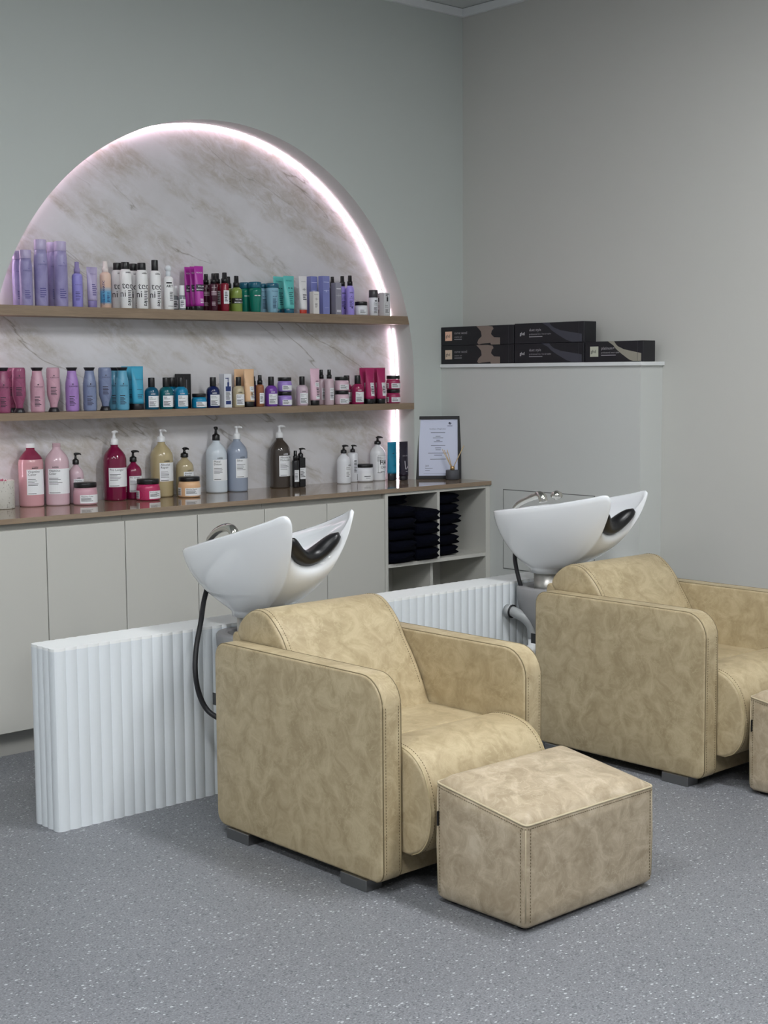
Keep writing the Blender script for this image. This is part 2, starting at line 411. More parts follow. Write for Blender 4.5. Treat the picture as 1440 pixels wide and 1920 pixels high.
# boxed-out lower wall with ledge on the right
BX, LY = -.1545, -1.2488
struct(obj('wall_right_lower', rbox(BX, -.0005, LY, -.0005, 0, 1.452, 0), WALLLOW))
struct(obj('trim_1', rbox(BX-.012, -.0005, LY-.012, -.0005, 1.452, 1.469, .0015), WHITE))
pn = thing('access_panel', 'square painted access hatch in the low wall behind the far basin', 'hatch', (BX, -.71, .67))
obj('hatch_panel', rbox(-.003, .004, -.281, .281, -.19, .19, .001), WALLLOW, pn)
obj('shadow_gap', rbox(-.0012, .003, -.285, .285, -.194, .194, 0), mat('#6b6d6b', .8), pn)
# cornice
struct(obj('trim_2', rbox(X0, -.02, -.022, -.0005, 3.184, 3.223, .002), WHITE))
struct(obj('trim_3', rbox(-.022, -.0005, Y0, -.0005, 3.184, 3.223, .002), WHITE))

# ================================================================== BASE UNITS
CF = -.3478
wt = thing('worktop', 'long glossy wooden worktop under the arched niche', 'worktop', (-1.8, 0, 0))
V1 = boxv(-4.2+1.8, BX-.001+1.8, CF, -.001, .88, CZ)
obj('slab', rbox(-4.2+1.8, BX-.001+1.8, CF, -.001, .88, CZ, .0012), WOODG, wt)
obj('niche_sill', rbox(AX-AA+.001+1.8, AX+AA-.001+1.8, -.001, ND-.012, .88, CZ, 0), WOODG, wt)
DX, DW = -.8505, .3446
for k in range(5):
    x1 = DX-2*DW*k; x0 = x1-2*DW
    if k == 4: continue
    lab = ['pale grey base cabinet beside the open shelf unit, behind the near basin', 'pale grey base cabinet left of the near basin, middle of the row',
           'pale grey base cabinet at the left end of the row, above the fluted screen end', 'pale grey base cabinet furthest left, cut off by the photo edge'][k]
    t = thing('base_cabinet', lab, 'cabinet', ((x0+x1)/2, 0, 0), group='base cabinets under the worktop')
    w = DW
    obj('carcass', rbox(-w+.0008, w-.0008, -.318, -.002, .098, .8795, 0), CABD, t)
    obj('plinth', rbox(-w+.0008, w-.0008, -.2885, -.262, 0, .0975, 0), CABD, t)
    for s in (-1, 1):
        a, b = (-w, 0) if s < 0 else (0, w)
        obj('door', rbox(a+.0017, b-.0017, -.338, -.3185, .098, .8553, .0012), CAB, t)
# open shelf unit
t = thing('open_shelf_unit', 'pale grey open cubby unit holding dark folded towels', 'shelf unit', (-.5, 0, 0))
UX0, UX1 = DX+.001, BX-.002
def up(name, x0, x1, z0, z1, y0=-.338, y1=-.004, m=CAB): obj(name, rbox(x0+.5, x1+.5, y0, y1, z0, z1, .0006, 1), m, t)
up('side_panel', UX0, UX0+.019, .098, .8795); up('side_panel', UX1-.03, UX1, 0, .8795)
up('top_panel', UX0+.0192, UX1-.0302, .866, .8795); up('back_panel', UX0+.0192, UX1-.0302, .115, .8655, -.02, -.005)
up('partition', -.516, -.4995, .5502, .8655, -.3378, -.0205); up('shelf', UX0+.0192, UX1-.0302, .533, .55, -.3378, -.0205)
up('partition', -.516, -.4995, .116, .5325, -.29, -.0205); up('bottom_panel', UX0+.0192, UX1-.0302, .098, .115); up('plinth', UX0, UX1-.0302, 0, .0975, -.2885, -.262, CABD)
# towels
def towel(w, d, h, seed):
    random.seed(seed); rings = []; n = 28
    for j in range(13):
        y = -d/2+d*j/12; e = min(1, 4*min(j, 12-j)/12+.25)
        e = math.sin(min(1, (j+.6)/2.2)*PI/2)*math.sin(min(1, (12.6-j)/2.2)*PI/2)
        r = []
        for i in range(n):
            a = 2*PI*i/n; c, s = math.cos(a), math.sin(a)
            px = abs(c)**.35*(1 if c > 0 else -1)*w/2; pz = abs(s)**.38*(1 if s > 0 else -1)*h/2
            wob = 1+.03*math.sin(3*a+seed)+.025*math.sin(7*j/3+seed*2+a)
            cr = 1-.28*math.exp(-((abs(s))/.16)**2)*(c > 0)      # crease where the folds meet
            r.append((px*(.93+.07*e)*min(wob, 1.02)*cr, y, h/2+pz*(.55+.45*e)))
        rings.append(r)
    return me(*loft(rings))
def put_towels(x, w, z, n, h, y, d, dx, grp, label):
    for k in range(n):
        hh = h*random.choice((.95, 1, 1.05)) if k < n-1 else h
        o = obj('folded_towel', towel(w, d, h*.99, k*1.7+x*10), TOWEL, None, (x+dx[k % len(dx)], y-.008*(k % 2), z+k*h)); tag(o, label, 'towel', grp)
put_towels(-.750, .156, .5515, 5, .0525, -.215, .285, (0, .002, -.001, .001), 'towels in the left cubby', 'dark navy folded towel in the bulging left cubby pile')
put_towels(-.592, .150, .5515, 4, .060, -.215, .285, (0, -.001, .001, 0), 'towels in the left cubby', 'dark navy folded towel in the bulging left cubby pile')
put_towels(-.738, .170, .8145, 1, .048, -.165, .24, (0,), 'towels in the left cubby', 'dark navy folded towel in the bulging left cubby pile')
put_towels(-.413, .165, .5515, 6, .050, -.165, .27, (0, -.004, .000, .010, .004, -.002), 'towels in the right cubby', 'black folded towel stacked in the right cubby')

# ================================================================== FLUTED SCREEN
def flutes():
    x0, x1, y0, y1 = -3.058, BX-.002, -1.245, -1.100; p = .0398; dpt = .0058; out = []
    def run(a, b, n, nrm):
        for k in range(n):
            for s in range(8):
                t = s/8; q = (k+t)/n
                h = dpt*math.sin(PI*t)**.8
                out.append((a[0]+(b[0]-a[0])*q+nrm[0]*h, a[1]+(b[1]-a[1])*q+nrm[1]*h))
    nf = round((x1-x0)/p)
    run((x0, y1), (x0, y0), 4, (-1, 0)); run((x0, y0), (x1, y0), nf, (0, -1)); run((x1, y0), (x1, y1), 4, (0, 0)); run((x1, y1), (x0, y1), nf, (0, 1))
    return out
fo = flutes(); fs = thing('fluted_screen', 'low white fluted divider standing behind both shampoo chairs', 'divider', (-3.0, -1.17, 0))
def ext(o2, z0, z1, dx=3.0, dy=1.17):
    n = len(o2); V = [(x+dx, y+dy, z0) for x, y in o2]+[(x+dx, y+dy, z1) for x, y in o2]
    return V, [tuple(range(n-1, -1, -1)), tuple(range(n, 2*n))]+[(k, (k+1) % n, n+(k+1) % n, n+k) for k in range(n)]
obj('fluted_panel', me(*ext(fo, 0, .572), smooth=False), FLUTE, fs)
obj('top_board', me(*ext(fo, .5722, .581), smooth=False), mat('#eef1f2', .45), fs)

# ================================================================== CHAIRS
def fx(p, q, x): return (x, p, q)
def build_chair(loc, label):
    t = thing('shampoo_armchair', label, 'armchair', loc, group='tan leather shampoo armchairs')
    yf, yb = -.385, .385                                     # local: front -y
    prof = rrect(yf, yb, .033, .607, (.035, .04, .05, .085))
    # order in rrect: (a0,b0) front bottom, (a1,b0) rear bottom, (a1,b1) rear top, (a0,b1) front top
    for s in (-1, 1):
        x0, x1 = (-.325, -.247) if s < 0 else (.247, .325)
        a = obj('arm', me(*soft(prof, x0, x1, .009, fx, .003)), LEA, t)
        parts = []; st = []
        top = [p for p in inset(prof, .0025)]
        for xe, sg in ((x0+.006, 1), (x1-.006, -1)):
            path = [(xe, p, q) for p, q in inset(prof, .0015) if not (q < .05 and p > yf+.06)]
            # start from the front foot, run up the front, over the top and down the rear
            k0 = len(path)
            i0 = max(range(len(path)), key=lambda i: (Vector(path[i])-Vector(path[i-1])).length)
            path = path[i0:]+path[:i0]
            parts.append(tube(path, .0022, 6))
            ins = [(xe+sg*.011, p, q) for p, q in prof if p < yf+.02 and q > .08 and q < .56]
            st.append(dashes([(xe+sg*.009, yf-.0004, .06), (xe+sg*.009, yf-.0004, .52)], .0085, .0045, .0011))
        [obj('piping', me(*q_), SEAM, a) for q_ in parts]; [tag_stuff(obj('stitching', me(*q_), SEAM, a)) for q_ in st]
    for x in (-.302, .302):
        for y in (-.27, .27):
            obj('foot', rbox(x-.03, x+.03, y-.055, y+.055, 0, .034, .002), ALU, t, label='brushed metal foot')
    obj('base', rbox(-.2465, .2465, -.36, .30, .034, .20, .006), LEA, t)
    # seat
    sp = rrect(-.235, .12, .202, .388, (.01, .01, .02, .03))
    obj('seat', me(*soft(sp, -.2455, .2455, .008, fx, 0)), LEA, t)
    rp = [(-.232, .385), (-.262, .401), (-.31, .409), (-.365, .405), (-.415, .388), (-.455, .352), (-.478, .30), (-.488, .235), (-.478, .17), (-.448, .125), (-.405, .104), (-.362, .106), (-.3615, .20), (-.237, .205)]
    rp = [(p.x, p.y) for p in spline([(a, b, 0) for a, b in rp[:11]], 5)]+rp[11:]
    bo = obj('seat_roll', me(*soft(rp[::-1], -.2455, .2455, .011, fx, .002)), LEA, t)
    edge = [q for q in rp[:52]]; ep = []; es = []
    for x, sg in ((-.2395, 1), (.2395, -1)):
        pth = [(x, a+(.0 if a > -.46 else .0), b) for a, b in inset(rp[::-1], .001)[::-1][2:50]]
        ep.append(tube(pth, .0021, 6)); es.append(dashes([(x+sg*.014, a, b) for a, b in inset(rp[::-1], -.0006)[::-1][4:50]], .0085, .0045, .0011))
    [obj('piping', me(*q_), PIPE, bo) for q_ in ep]; [tag_stuff(obj('stitching', me(*q_), SEAM, bo)) for q_ in es]
    # backrest: fat rounded top, tapering to the seat
    bp = [(.325, .575), (.362, .598), (.377, .622), (.372, .646), (.348, .674), (.308, .700), (.268, .708), (.228, .700), (.190, .674), (.152, .634), (.125, .589), (.085, .53), (.050, .470), (.024, .410), (.012, .372), (.10, .34), (.22, .42), (.285, .52)]
    bq = [(p.x, p.y) for p in spline([(a, b, 0) for a, b in bp], 4, True)]
    bk = obj('backrest', me(*soft(bq, -.2455, .2455, .016, fx, .004)), LEA, t)
    ep = []; es = []
    for x, sg in ((-.236, 1), (.236, -1)):
        ep.append(tube([(x, a, b) for a, b in inset(bq, .003)[4:50]], .0021, 6))
        es.append(dashes([(x+sg*.014, a, b) for a, b in inset(bq, -.0003)[16:50]], .0085, .0045, .0011))
    [obj('piping', me(*q_), SEAM, bk) for q_ in ep]; [tag_stuff(obj('stitching', me(*q_), SEAM, bk)) for q_ in es]
    sh = [(.36, .06), (.385, .06), (.388, .30), (.398, .56), (.400, .606), (.390, .625), (.370, .622), (.350, .598), (.345, .5), (.35, .3)]
    sq = [(p.x, p.y) for p in spline([(a, b, 0) for a, b in sh], 3, True)]
    obj('back_shell', me(*soft(sq, -.2455, .2455, .008, fx, 0)), LEA, t)
    obj('maker_tag', rbox(-.3105, -.3075, .380, .418, .400, .438, .0004, 1), BLACK, t, label='small black fabric tag on the rear edge')
    return t
CH1 = (-2.375, -1.975, 0); DXC = 1.475
c1 = build_chair(CH1, 'tan leather shampoo armchair nearest the camera, footstool in front')
dup(c1, (CH1[0]+DXC, CH1[1], 0), 'tan leather shampoo armchair at the right edge, further from the camera')
# footstools
def build_stool(loc, label):
    t = thing('footstool', label, 'footstool', loc, group='leather footstools')
    hx, y0, y1 = .261, -.1625, .1625
    pr = rrect(-hx, hx, y0, y1, (.014,)*4, 5)
    def zt(y): return .283+(y-y0)/(y1-y0)*.048
    n = len(pr); rings = []
    rings.append([(a*.97, b*.95, .012) for a, b in pr]); rings.append([(a, b, .022) for a, b in pr])
    for k in range(1, 9):
        s = k/8; u = 1+.008*math.sin(PI*s)
        rings.append([(a*u, b*u, .022+(zt(b)-.022)*s) for a, b in pr])
    for k in range(1, 9):
        s = 1-k/8.2; rings.append([(a*s, b*s, zt(b*s)+.034*(1-s**5)**.75) for a, b in pr])
    body = obj('cushion_body', me(*loft(rings)), LEO, t)
    ep = [tube([(a*1.001, b*1.001, zt(b)+.0005) for a, b in pr], .003, 6, True)]
    es = [dashes([(a*1.006, b*1.006, zt(b)-.009) for a, b in pr+pr[:1]], .0085, .0045, .001)]
    for cx, cy in ((-hx, y0), (hx, y0), (-hx, y1), (hx, y1)):
        sx, sy = (1 if cx > 0 else -1), (1 if cy > 0 else -1)
        for ox, oy in ((.016, 0), (0, .016)):
            es.append(dashes([(cx-sx*ox+sx*(.0008 if ox == 0 else 0)*3, cy-sy*oy+sy*(.0008 if oy == 0 else 0)*2, .03), (cx-sx*ox+sx*(.003 if ox == 0 else .0), cy-sy*oy+sy*(.002 if oy == 0 else 0), zt(cy)-.012)], .0085, .0045, .0011))
        ep.append(tube([(cx-sx*.0035, cy-sy*.0035, .03), (cx-sx*.003+sx*.0015, cy-sy*.003+sy*.001, zt(cy)*.5), (cx-sx*.0035, cy-sy*.0035, zt(cy)-.004)], .0016, 5))
    [obj('piping', me(*q_), PIPEO, body) for q_ in ep]; [tag_stuff(obj('stitching', me(*q_), SEAM, body)) for q_ in es]
    for x in (-.22, .22):
        for y in (-.12, .12): obj('glide', me(*lathe([(.018, 0), (.02, .003), (.02, .013)], 16, off=(x, y, 0))), BLACKM, t)
    obj('maker_tag', rbox(-.2695, -.261, .148, .1515, .215, .255, .0004, 1), BLACK, body)
    return t
s1 = build_stool((-2.351, -2.642, 0), 'taupe leather footstool in front of the nearer armchair, near the camera')
dup(s1, (-2.351+DXC, -2.642, 0), 'taupe leather footstool sliver cut off by the right edge of the photo')

# ================================================================== BASINS
def bez(p0, p1, p2, p3, t):
    u = 1-t; return p0*u**3+p1*3*u*u*t+p2*3*u*t*t+p3*t**3
def build_basin(loc, label, tilt, Z0, hose, yaw, pipe):
    t = thing('shampoo_basin', label, 'basin', loc, group='backwash basins')
    piv = Vector((0, 0, .66)); R = Matrix.Rotation(-tilt, 3, 'X')       # raises the chair side (-y)
    YW = math.radians(yaw); R = Matrix.Rotation(YW, 3, 'Z') @ R
    T = lambda a, b, z: piv+R @ (Vector((b, -a-.055, Z0+z))-piv)
    half = [(-.215, 0, 0), (-.212, .07, 0), (-.200, .135, 0), (-.170, .172, 0), (-.11, .190, 0), (-.01, .196, .001), (.10, .192, .003), (.20, .180, .008), (.285, .163, .014), (.330, .152, .019), (.349, .140, .013), (.345, .128, -.010), (.315, .116, -.045), (.280, .100, -.075), (.248, .068, -.100), (.230, .034, -.114), (.225, 0, -.118)]
    ctl = half+[(a, -b, z) for a, b, z in half[-2:0:-1]]
    loc_rim = spline(ctl, 5, True); N = len(loc_rim)
    rim = [T(p.x, p.y, p.z) for p in loc_rim]
    cz = .642
    outer = []
    nv = 18
    for j in range(nv+1):
        s = j/nv; ring = []
        for i, p in enumerate(rim):
            lr = loc_rim[i]; ang = math.atan2(lr.y, lr.x); rad = math.hypot(lr.x, lr.y)
            d = Vector((math.sin(ang), -math.cos(ang), 0))
            P0 = Vector((0, 0, cz))+d*.079
            fr = max(0, math.cos(ang))**1.5
            side = 1-fr
            w = max(0, min(1, -lr.z/.118))                          # 1 in the neck notch: the shell bulges forward below it
            rad = rad*(1-w)+.335*w
            P1 = Vector((0, 0, cz+.030+.005*side))+d*(rad*(.56*side+.62*fr))
            lx = lr.x*(1-.10*fr)*(1-w)+.318*w; lz = (lr.z-(.100*side+.10*fr))*(1-w)-.160*w
            low = T(lx, lr.y*(.98-.08*fr), lz)
            ring.append(bez(P0, P1, low, p, s))
        outer.append(ring)
    rings = [[Vector((0, 0, cz-.018))+(q-Vector((0, 0, cz))).normalized()*.075 for q in outer[0]]]
    rings += outer
    inn = []
    for i, p in enumerate(rim):
        lr = loc_rim[i]; s = 1-.016/max(math.hypot(lr.x, lr.y), .05)
        inn.append((lr.x*s, lr.y*s, lr.z))
    rings.append([T(lr.x*.985, lr.y*.98, lr.z+.006) for lr in loc_rim])
    rings.append([T(a, b, z+.001) for a, b, z in inn])
    bc = (-.06, 0)
    for k in range(1, 13):
        s = k/12; q = []
        for a, b, z in inn:
            f = 1-s**1.6
            dz = -.135*(1-(1-s)**2.2)
            zz = z*(1-s)+dz
            q.append(T(bc[0]+(a-bc[0])*max(f, .02), b*max(f, .02), zz))
        rings.append(q)
    obj('bowl', me(*loft(rings)), CERAM, t, label='glossy white ceramic bowl')
    # neck rest in the notch
    rr = []
    for k in range(25):
        u = -1+2*k/24; b = u*.114; z = -.118+.070*abs(u)**1.9; a = .238+.055*abs(u)**2
        taper = (1-abs(u)**6)**.5 if abs(u) < 1 else .05
        taper = max(taper, .12); ring = []
        ta = math.atan2(.075*2.3*abs(u)**1.3*(1 if u > 0 else -1), .128)
        for m_ in range(14):
            w = 2*PI*m_/14; da = .040*math.cos(w)*taper; dn = .027*math.sin(w)*taper
            ring.append(T(a+da, b-math.sin(ta)*(dn+.010), z+math.cos(ta)*(dn+.010)))
        rr.append(ring)
    obj('neck_rest', me(*loft(rr)), BLACK, t, label='black rubber neck rest')
    # column, housing
    obj('column', me(*lathe([(.06, .50), (.06, .629)], 36)), STEEL, t, label='brushed steel column')
    hn = 36; rg = []
    def dshape(r, z, cy=0):
        out = []
        for k in range(hn):
            a = 2*PI*k/hn; out.append((r*math.sin(a)*1.0, -r*math.cos(a)*1.0+cy, z))
        return out
    rg = [dshape(.03, .30, -.08), dshape(.07, .35, -.055), dshape(.105, .41, -.03), dshape(.124, .47, -.008), dshape(.130, .53, 0), dshape(.131, .562, 0), dshape(.126, .568, 0), dshape(.094, .568, 0), dshape(.090, .563, 0), dshape(.088, .53, 0)]
    obj('housing', me(*loft(rg)), HOUS, t, label='grey moulded collar housing')
    obj('well', me(*lathe([(.086, .531), (.086, .5315)], 30)), BLACKM, t)
    # spout
    if tilt > .2: pa = [(.02, .29, .840), (.025, .285, .856), (.025, .245, .884), (.025, .200, .900), (.025, .165, .901), (.025, .146, .888), (.025, .142, .868)]
    else: pa = [(0, .19, .865), (0, .165, .889), (0, .11, .914), (0, .075, .926), (0, .055, .932), (0, .037, .925), (0, .030, .905)]
    ps = spline(pa, 5); n = len(ps)
    fa = obj('faucet', me(*tube(ps, [.010+.008*min(1, k/n*1.2) for k in range(n)], 12)), CHROME, t, label='chrome shower spout')
    if tilt <= .2:
        kn = join(lathe([(.006, 0), (.022, .002), (.026, .012), (.020, .026), (.006, .032), (.002, .033)], 20, off=(.16, .10, .905)), tube([(.16, .10, .90), (.16, .10, .92)], .01, 8))
        obj('mixer_knob', me(*kn), CHROME, fa)
    # hose
    hp = [tuple(Vector(p)-Vector(loc)) for p in hose]
    obj('shower_hose', me(*tube(spline(hp, 6), .0088, 10)), BLACKM, t, label='black water hose')
    if not pipe: return t
    # waste pipe
    e = spline([(-.125, .108, .468), (-.125, .085, .468), (-.118, .055, .458), (-.104, .025, .438), (-.093, .008, .41), (-.09, .005, .365)], 5)
    w1 = obj('waste_pipe', me(*tube(e, .021, 14)), PVC, t, label='grey plastic elbow pipe')
    obj('pipe_collar', me(*tube([(-.125, .112, .468), (-.125, .088, .468)], .026, 16)), PVC, w1)
    obj('hose_clip', me(*tube([(-.125, .088, .468), (-.1245, .083, .4675)], .0275, 16)), BLACKM, w1)
    prf = [(.019, .365), (.019, .335), (.023, .334), (.023, .30)]
    for k in range(14): z = .298-k*.0135; prf += [(.018, z), (.0225, z-.004), (.0225, z-.008), (.018, z-.012)]
    prf += [(.018, .10), (.018, 0)]
    obj('flexible_waste', me(*lathe(prf, 20, off=(-.09, .005, 0))), WHITEP, w1)
    return t
hose1 = [(-2.43, -1.165, .73), (-2.441, -1.19, .706), (-2.474, -1.215, .658), (-2.521, -1.265, .606), (-2.566, -1.3, .527), (-2.592, -1.33, .455), (-2.586, -1.34, .385), (-2.57, -1.36, .332), (-2.55, -1.40, .305), (-2.50, -1.45, .27)]
hose2 = [(-.885, -1.165, .77), (-.889, -1.18, .747), (-.95, -1.235, .668), (-.975, -1.275, .607), (-.969, -1.29, .552), (-.955, -1.30, .50), (-.93, -1.31, .44)]
build_basin((-2.375, -1.37, 0), 'white backwash basin behind the nearer armchair, black hose hanging from it', math.radians(14), .876, hose1, 3, False)
build_basin((-.895, -1.37, 0), 'white backwash basin behind the far armchair by the right wall', math.radians(7.5), .888, hose2, 7, True)
GAIN = 1.12
# ================================================================== PRODUCTS
def inkfn(o, name, items, fn, m): return obj(name, lettering(items, fn), m, o)
def paper(t, r, a0, a1, z0, z1, items, m=LABW, ink=INK):
    """label wrapped on a round vessel with its print; x of items counted from the label's left edge"""
    a0 -= 36; a1 -= 18
    p = obj('paper_label', patch(r, math.radians(a0), math.radians(a1), z0, z1), m, t); xo = math.radians(a0)*r
    sh = [(i[0], *[(v+xo if k in ((0, 1) if i[0] == 'b' else (1,)) else v) for k, v in enumerate(i[1:])]) if i[0] != 'p' else ('p', [(a+xo, b) for a, b in i[1]]) for i in items]
    obj('lettering', lettering(sh, cyl(r, .0011)), ink, p)
def printed(t, r, items, ink=INK, off=-.52):
    f = cyl(r, .0006); return obj('lettering', lettering(items, lambda a_, b_: f(a_+off*r, b_)), ink, t)
def logo(x, z, w, s=None):
    s = s or w*.235
    return [('t', "L'ORÉAL", x+w*.02, z, s), ('b', x, x+w, z-s*.42, z-s*.12)]
def pump(t, z0, z1, r, m, ang, wide=1.0):
    """collar, stem and head of a dispenser pump; z0 top of the bottle, z1 top of the head"""
    h = z1-z0; c = h*.42
    col = lathe([(r*.98, z0), (r, z0+.002), (r*.96, z0+c*.9), (r*.8, z0+c), (r*.42, z0+c*1.15), (r*.30, z0+h*.72), (r*.36, z0+h*.80), (r*.62*wide, z0+h*.86), (r*.66*wide, z0+h*.95), (r*.4*wide, z1)], 20)
    d = Vector((math.cos(ang), math.sin(ang), 0)); b = Vector((0, 0, z0+h*.90)); L = r*2.1*wide
    noz = tube([b, b+d*L*.5+Vector((0, 0, h*.02)), b+d*L*.85, b+d*L-Vector((0, 0, h*.07))], [r*.42, r*.34, r*.24, r*.19], 8)
    obj('pump', me(*join(col, noz)), m, t)
def vessel(name, label, cat, x, y, z, prof, m, grp=None, n=32, sx=1, sy=1, child='bottle_body'):
    t = thing(name, label, cat, (x, y, z), group=grp); obj(child, me(*lathe(prof, n, sx, sy)), m, t); return t
def cap(t, z0, z1, r, m, taper=1.0, name='cap', r0=None):
    obj(name, me(*lathe([(r*.98, z0), (r, z0+.0015), (r*taper, z1-.002), (r*taper*.94, z1)], 24)), m, t)
G1, G2, G3 = 'hair products on the upper shelf', 'hair products on the lower shelf', 'hair products on the worktop'

def spraycan(x, y, z, h, r, label, m, mc, capz, capr, grp, items=None, ink=INK, taper=None):
    pr = [(r*.93, 0), (r, .003), (r, capz-.026), (r*.97, capz-.016), (r*.86, capz-.006), (r*.74, capz)]
    t = vessel('spray_can', label, 'spray can', x, y, z, pr, m, grp, child='can_body')
    cap(t, capz, h, r*capr, mc, .97)
    if items: printed(t, r, items, ink)
    return t
def tallcan(x, y, h, r, label, capz):
    pr = [(r*.95, 0), (r, .003), (r, capz*.80), (r*.95, capz*.9), (r*.86, capz)]
    t = vessel('spray_can', label, 'spray can', x, y, S1T, pr, LILAC, G1, child='can_body')
    cap(t, capz, h, r*.9, LILAC2, 1.0)
    o = .004
    printed(t, r, [('t', 'PUREOLOGY', o-.012, h*.615, .0062), ('p', [(o+.006, h*.67), (o+.011, h*.674), (o+.012, h*.655), (o+.010, h*.662)])]+fineprint(o-.008, h*.27, .026, h*.16, 5, .4), mat('#4a4380', .5))
    return t
Z1 = S1T
a = tallcan(-2.426, .032, .218, .0255, 'shorter lilac spray can in front, at the upper shelf left end', .185)
dup(a, (-2.428, .086, Z1), 'shorter lilac spray can behind the front one at the upper shelf left end')
tallcan(-2.358, .034, .263, .027, 'tallest lilac spray can, third from the left on the upper shelf', .222)
a = tallcan(-2.270, .032, .26, .027, 'tall lilac spray can in front of its twin, fifth on the upper shelf', .222)
dup(a, (-2.272, .087, Z1), 'tall lilac spray can half hidden behind its twin on the upper shelf')
def mist(x, y, z, h, r, bz, label, m, mc, grp, items=None, ink=INK, capr=.52, nm='spray_bottle', shoulder=.014):
    pr = [(r*.93, 0), (r, .003), (r, bz-shoulder), (r*.93, bz-shoulder*.45), (r*.6, bz), (r*.5, bz+.001)]
    t = vessel(nm, label, 'bottle', x, y, z, pr, m, grp)
    hh = h-bz
    obj('spray_cap', me(*lathe([(r*capr*1.1, bz), (r*capr*1.12, bz+hh*.42), (r*capr*.86, bz+hh*.46), (r*capr*.8, h-.002), (r*capr*.74, h)], 20)), mc, t)
    if items: printed(t, r, items, ink)
    return t
mist(-2.194, .035, Z1, .183, .0215, .136, 'small purple spray bottle with a slim purple nozzle cap', mat('#8d88cc', .3), mat('#8c82ae', .35), G1, [('t', 'PUREOLOGY', -.008, .088, .0052)]+fineprint(-.008, .062, .022, .038, 6), mat('#4a4380', .5))
def tube_pack(x, y, z, h, r, capz, label, m, mc, grp, items=None, ink=INK, wt=1.08, lab=None, band=None):
    """squeeze tube standing on its cap: round at the cap, crimped flat at the top"""
    t = thing('squeeze_tube', label, 'tube', (x, y, z), group=grp)
    rings = []; n = 32; H_ = h-capz
    def sec(s):
        sx = r*(.86+.14*s*wt+.0*s)*(1 if s < .96 else 1); sx = r*(.86+(wt-.86)*s); sy = r*.72*(1-s**1.5)+.0012; return sx, sy
    for k in range(15):
        s = k/14; sx, sy = sec(min(s, .93)/.93 if s < .93 else 1)
        if s >= .93: sx, sy = r*wt, .0012
        rings.append([(sx*math.cos(2*PI*i/n), sy*math.sin(2*PI*i/n), capz+H_*s) for i in range(n)])
    obj('tube_body', me(*loft(rings)), m, t)
    obj('cap', me(*lathe([(r*.80, 0), (r*.83, .002), (r*.86, capz-.001), (r*.84, capz)], 28, 1, .74)), mc, t)
    def fn(tx, tz, e=.0012):
        s = max(0, min(1, (tz-capz)/H_/.93)); sx, sy = sec(s); u = max(-1, min(1, tx/sx)); return (tx, -sy*math.sqrt(max(0, 1-u*u))-e, tz)
    if band:
        o = obj('printed_band', lettering([('b', -r*.80, r*.80, band[0], band[1])], lambda a_, b_: fn(a_, b_, .0007)), mat(band[2], .4), t)
    if lab:
        p = obj('paper_label', lettering([('b', lab[0], lab[1], lab[2], lab[3])], lambda a_, b_: fn(a_, b_, .0007)), LABW, t)
        obj('lettering', lettering(items, fn), ink, p)
    elif items: obj('lettering', lettering(items, fn), ink, t)
    return t
tube_pack(-2.125, .035, Z1, .165, .0232, .028, 'pale lilac squeeze tube with a purple cap next to the small purple spray', LILAC2, mat('#7f74a8', .35), G1, [('t', 'PUREOLOGY', -.011, .135, .005)]+fineprint(-.008, .095, .022, .05, 6), mat('#4a4380', .5))
r = .0228
cf = mist(-2.062, .035, Z1, .191, r, .146, 'peach and blue spray bottle with a white nozzle, vertical lettering', zgrad('peach_to_blue', [(0, '#d9b7a3'), (.10, '#d0b5a6'), (.16, '#4f9ac6'), (.45, '#6cabd0'), (.6, '#dcbba8'), (1, '#e3c6b6')], .146), mat('#ddd3d0', .35), G1, [('v', 'COLOR FANATIC', -.004, .013, .0125), ('t', '21', .005, .056, .011, True)]+fineprint(.005, .05, .012, .028, 5), mat('#24306a', .5))
WCAN = mat('#e6e9ee', .3)
def techni(x, y, h, capz, label, capr=.80):
    r = .0248; a = thing
    pr = [(r*.93, 0), (r, .003), (r, capz-.022), (r*.96, capz-.012), (r*.84, capz-.004), (r*.72, capz)]
    t = vessel('spray_can', label, 'spray can', x, y, Z1, pr, WCAN, G1, child='can_body'); cap(t, capz, h, r*capr*(.82 if capr < .8 else .9), BLACK, .97)
    printed(t, r, [('t', 'tec', -.017, .082, .040), ('t', 'ni', -.028, .048, .040), ('t', 'a', .006, .0125, .036)]+logo(.0, .148, .024)+fineprint(.008, .075, .02, .05, 7))
    return t
a = techni(-1.968, .030, .192, .162, 'white spray can with black cap and big black lettering, left front one')
dup(a, (-1.971, .088, Z1), 'white spray can with black cap behind the left front one of its kind')
a2 = dup(a, (-1.889, .030, Z1), 'white spray can with black cap, middle front one of its kind')
dup(a, (-1.893, .088, Z1), 'white spray can with black cap behind the middle front one of its kind')
techni(-1.823, .030, .207, .162, 'white spray can with a taller narrow black cap, standing alone', .72)
t = mist(-1.756, .030, Z1, .187, .0222, .140, 'white mousse bottle with a clear domed nozzle and black lettering', WCAN, mat('#d7dde2', .15), G1, None, capr=.42)
obj('nozzle_dome', me(*lathe([(.004, .160), (.011, .164), (.0145, .172), (.0135, .181), (.008, .187), (.002, .1885)], 20)), mat('#d4dade', .12), t)
printed(t, .0222, [('b', -.010, .014, .110, .116), ('t', 'ART', -.010, .094, .0155, True), ('b', -.004, .022, .014, .016)]+fineprint(.004, .075, .016, .04, 6))
CLR = mat('#c9ced2', .12)
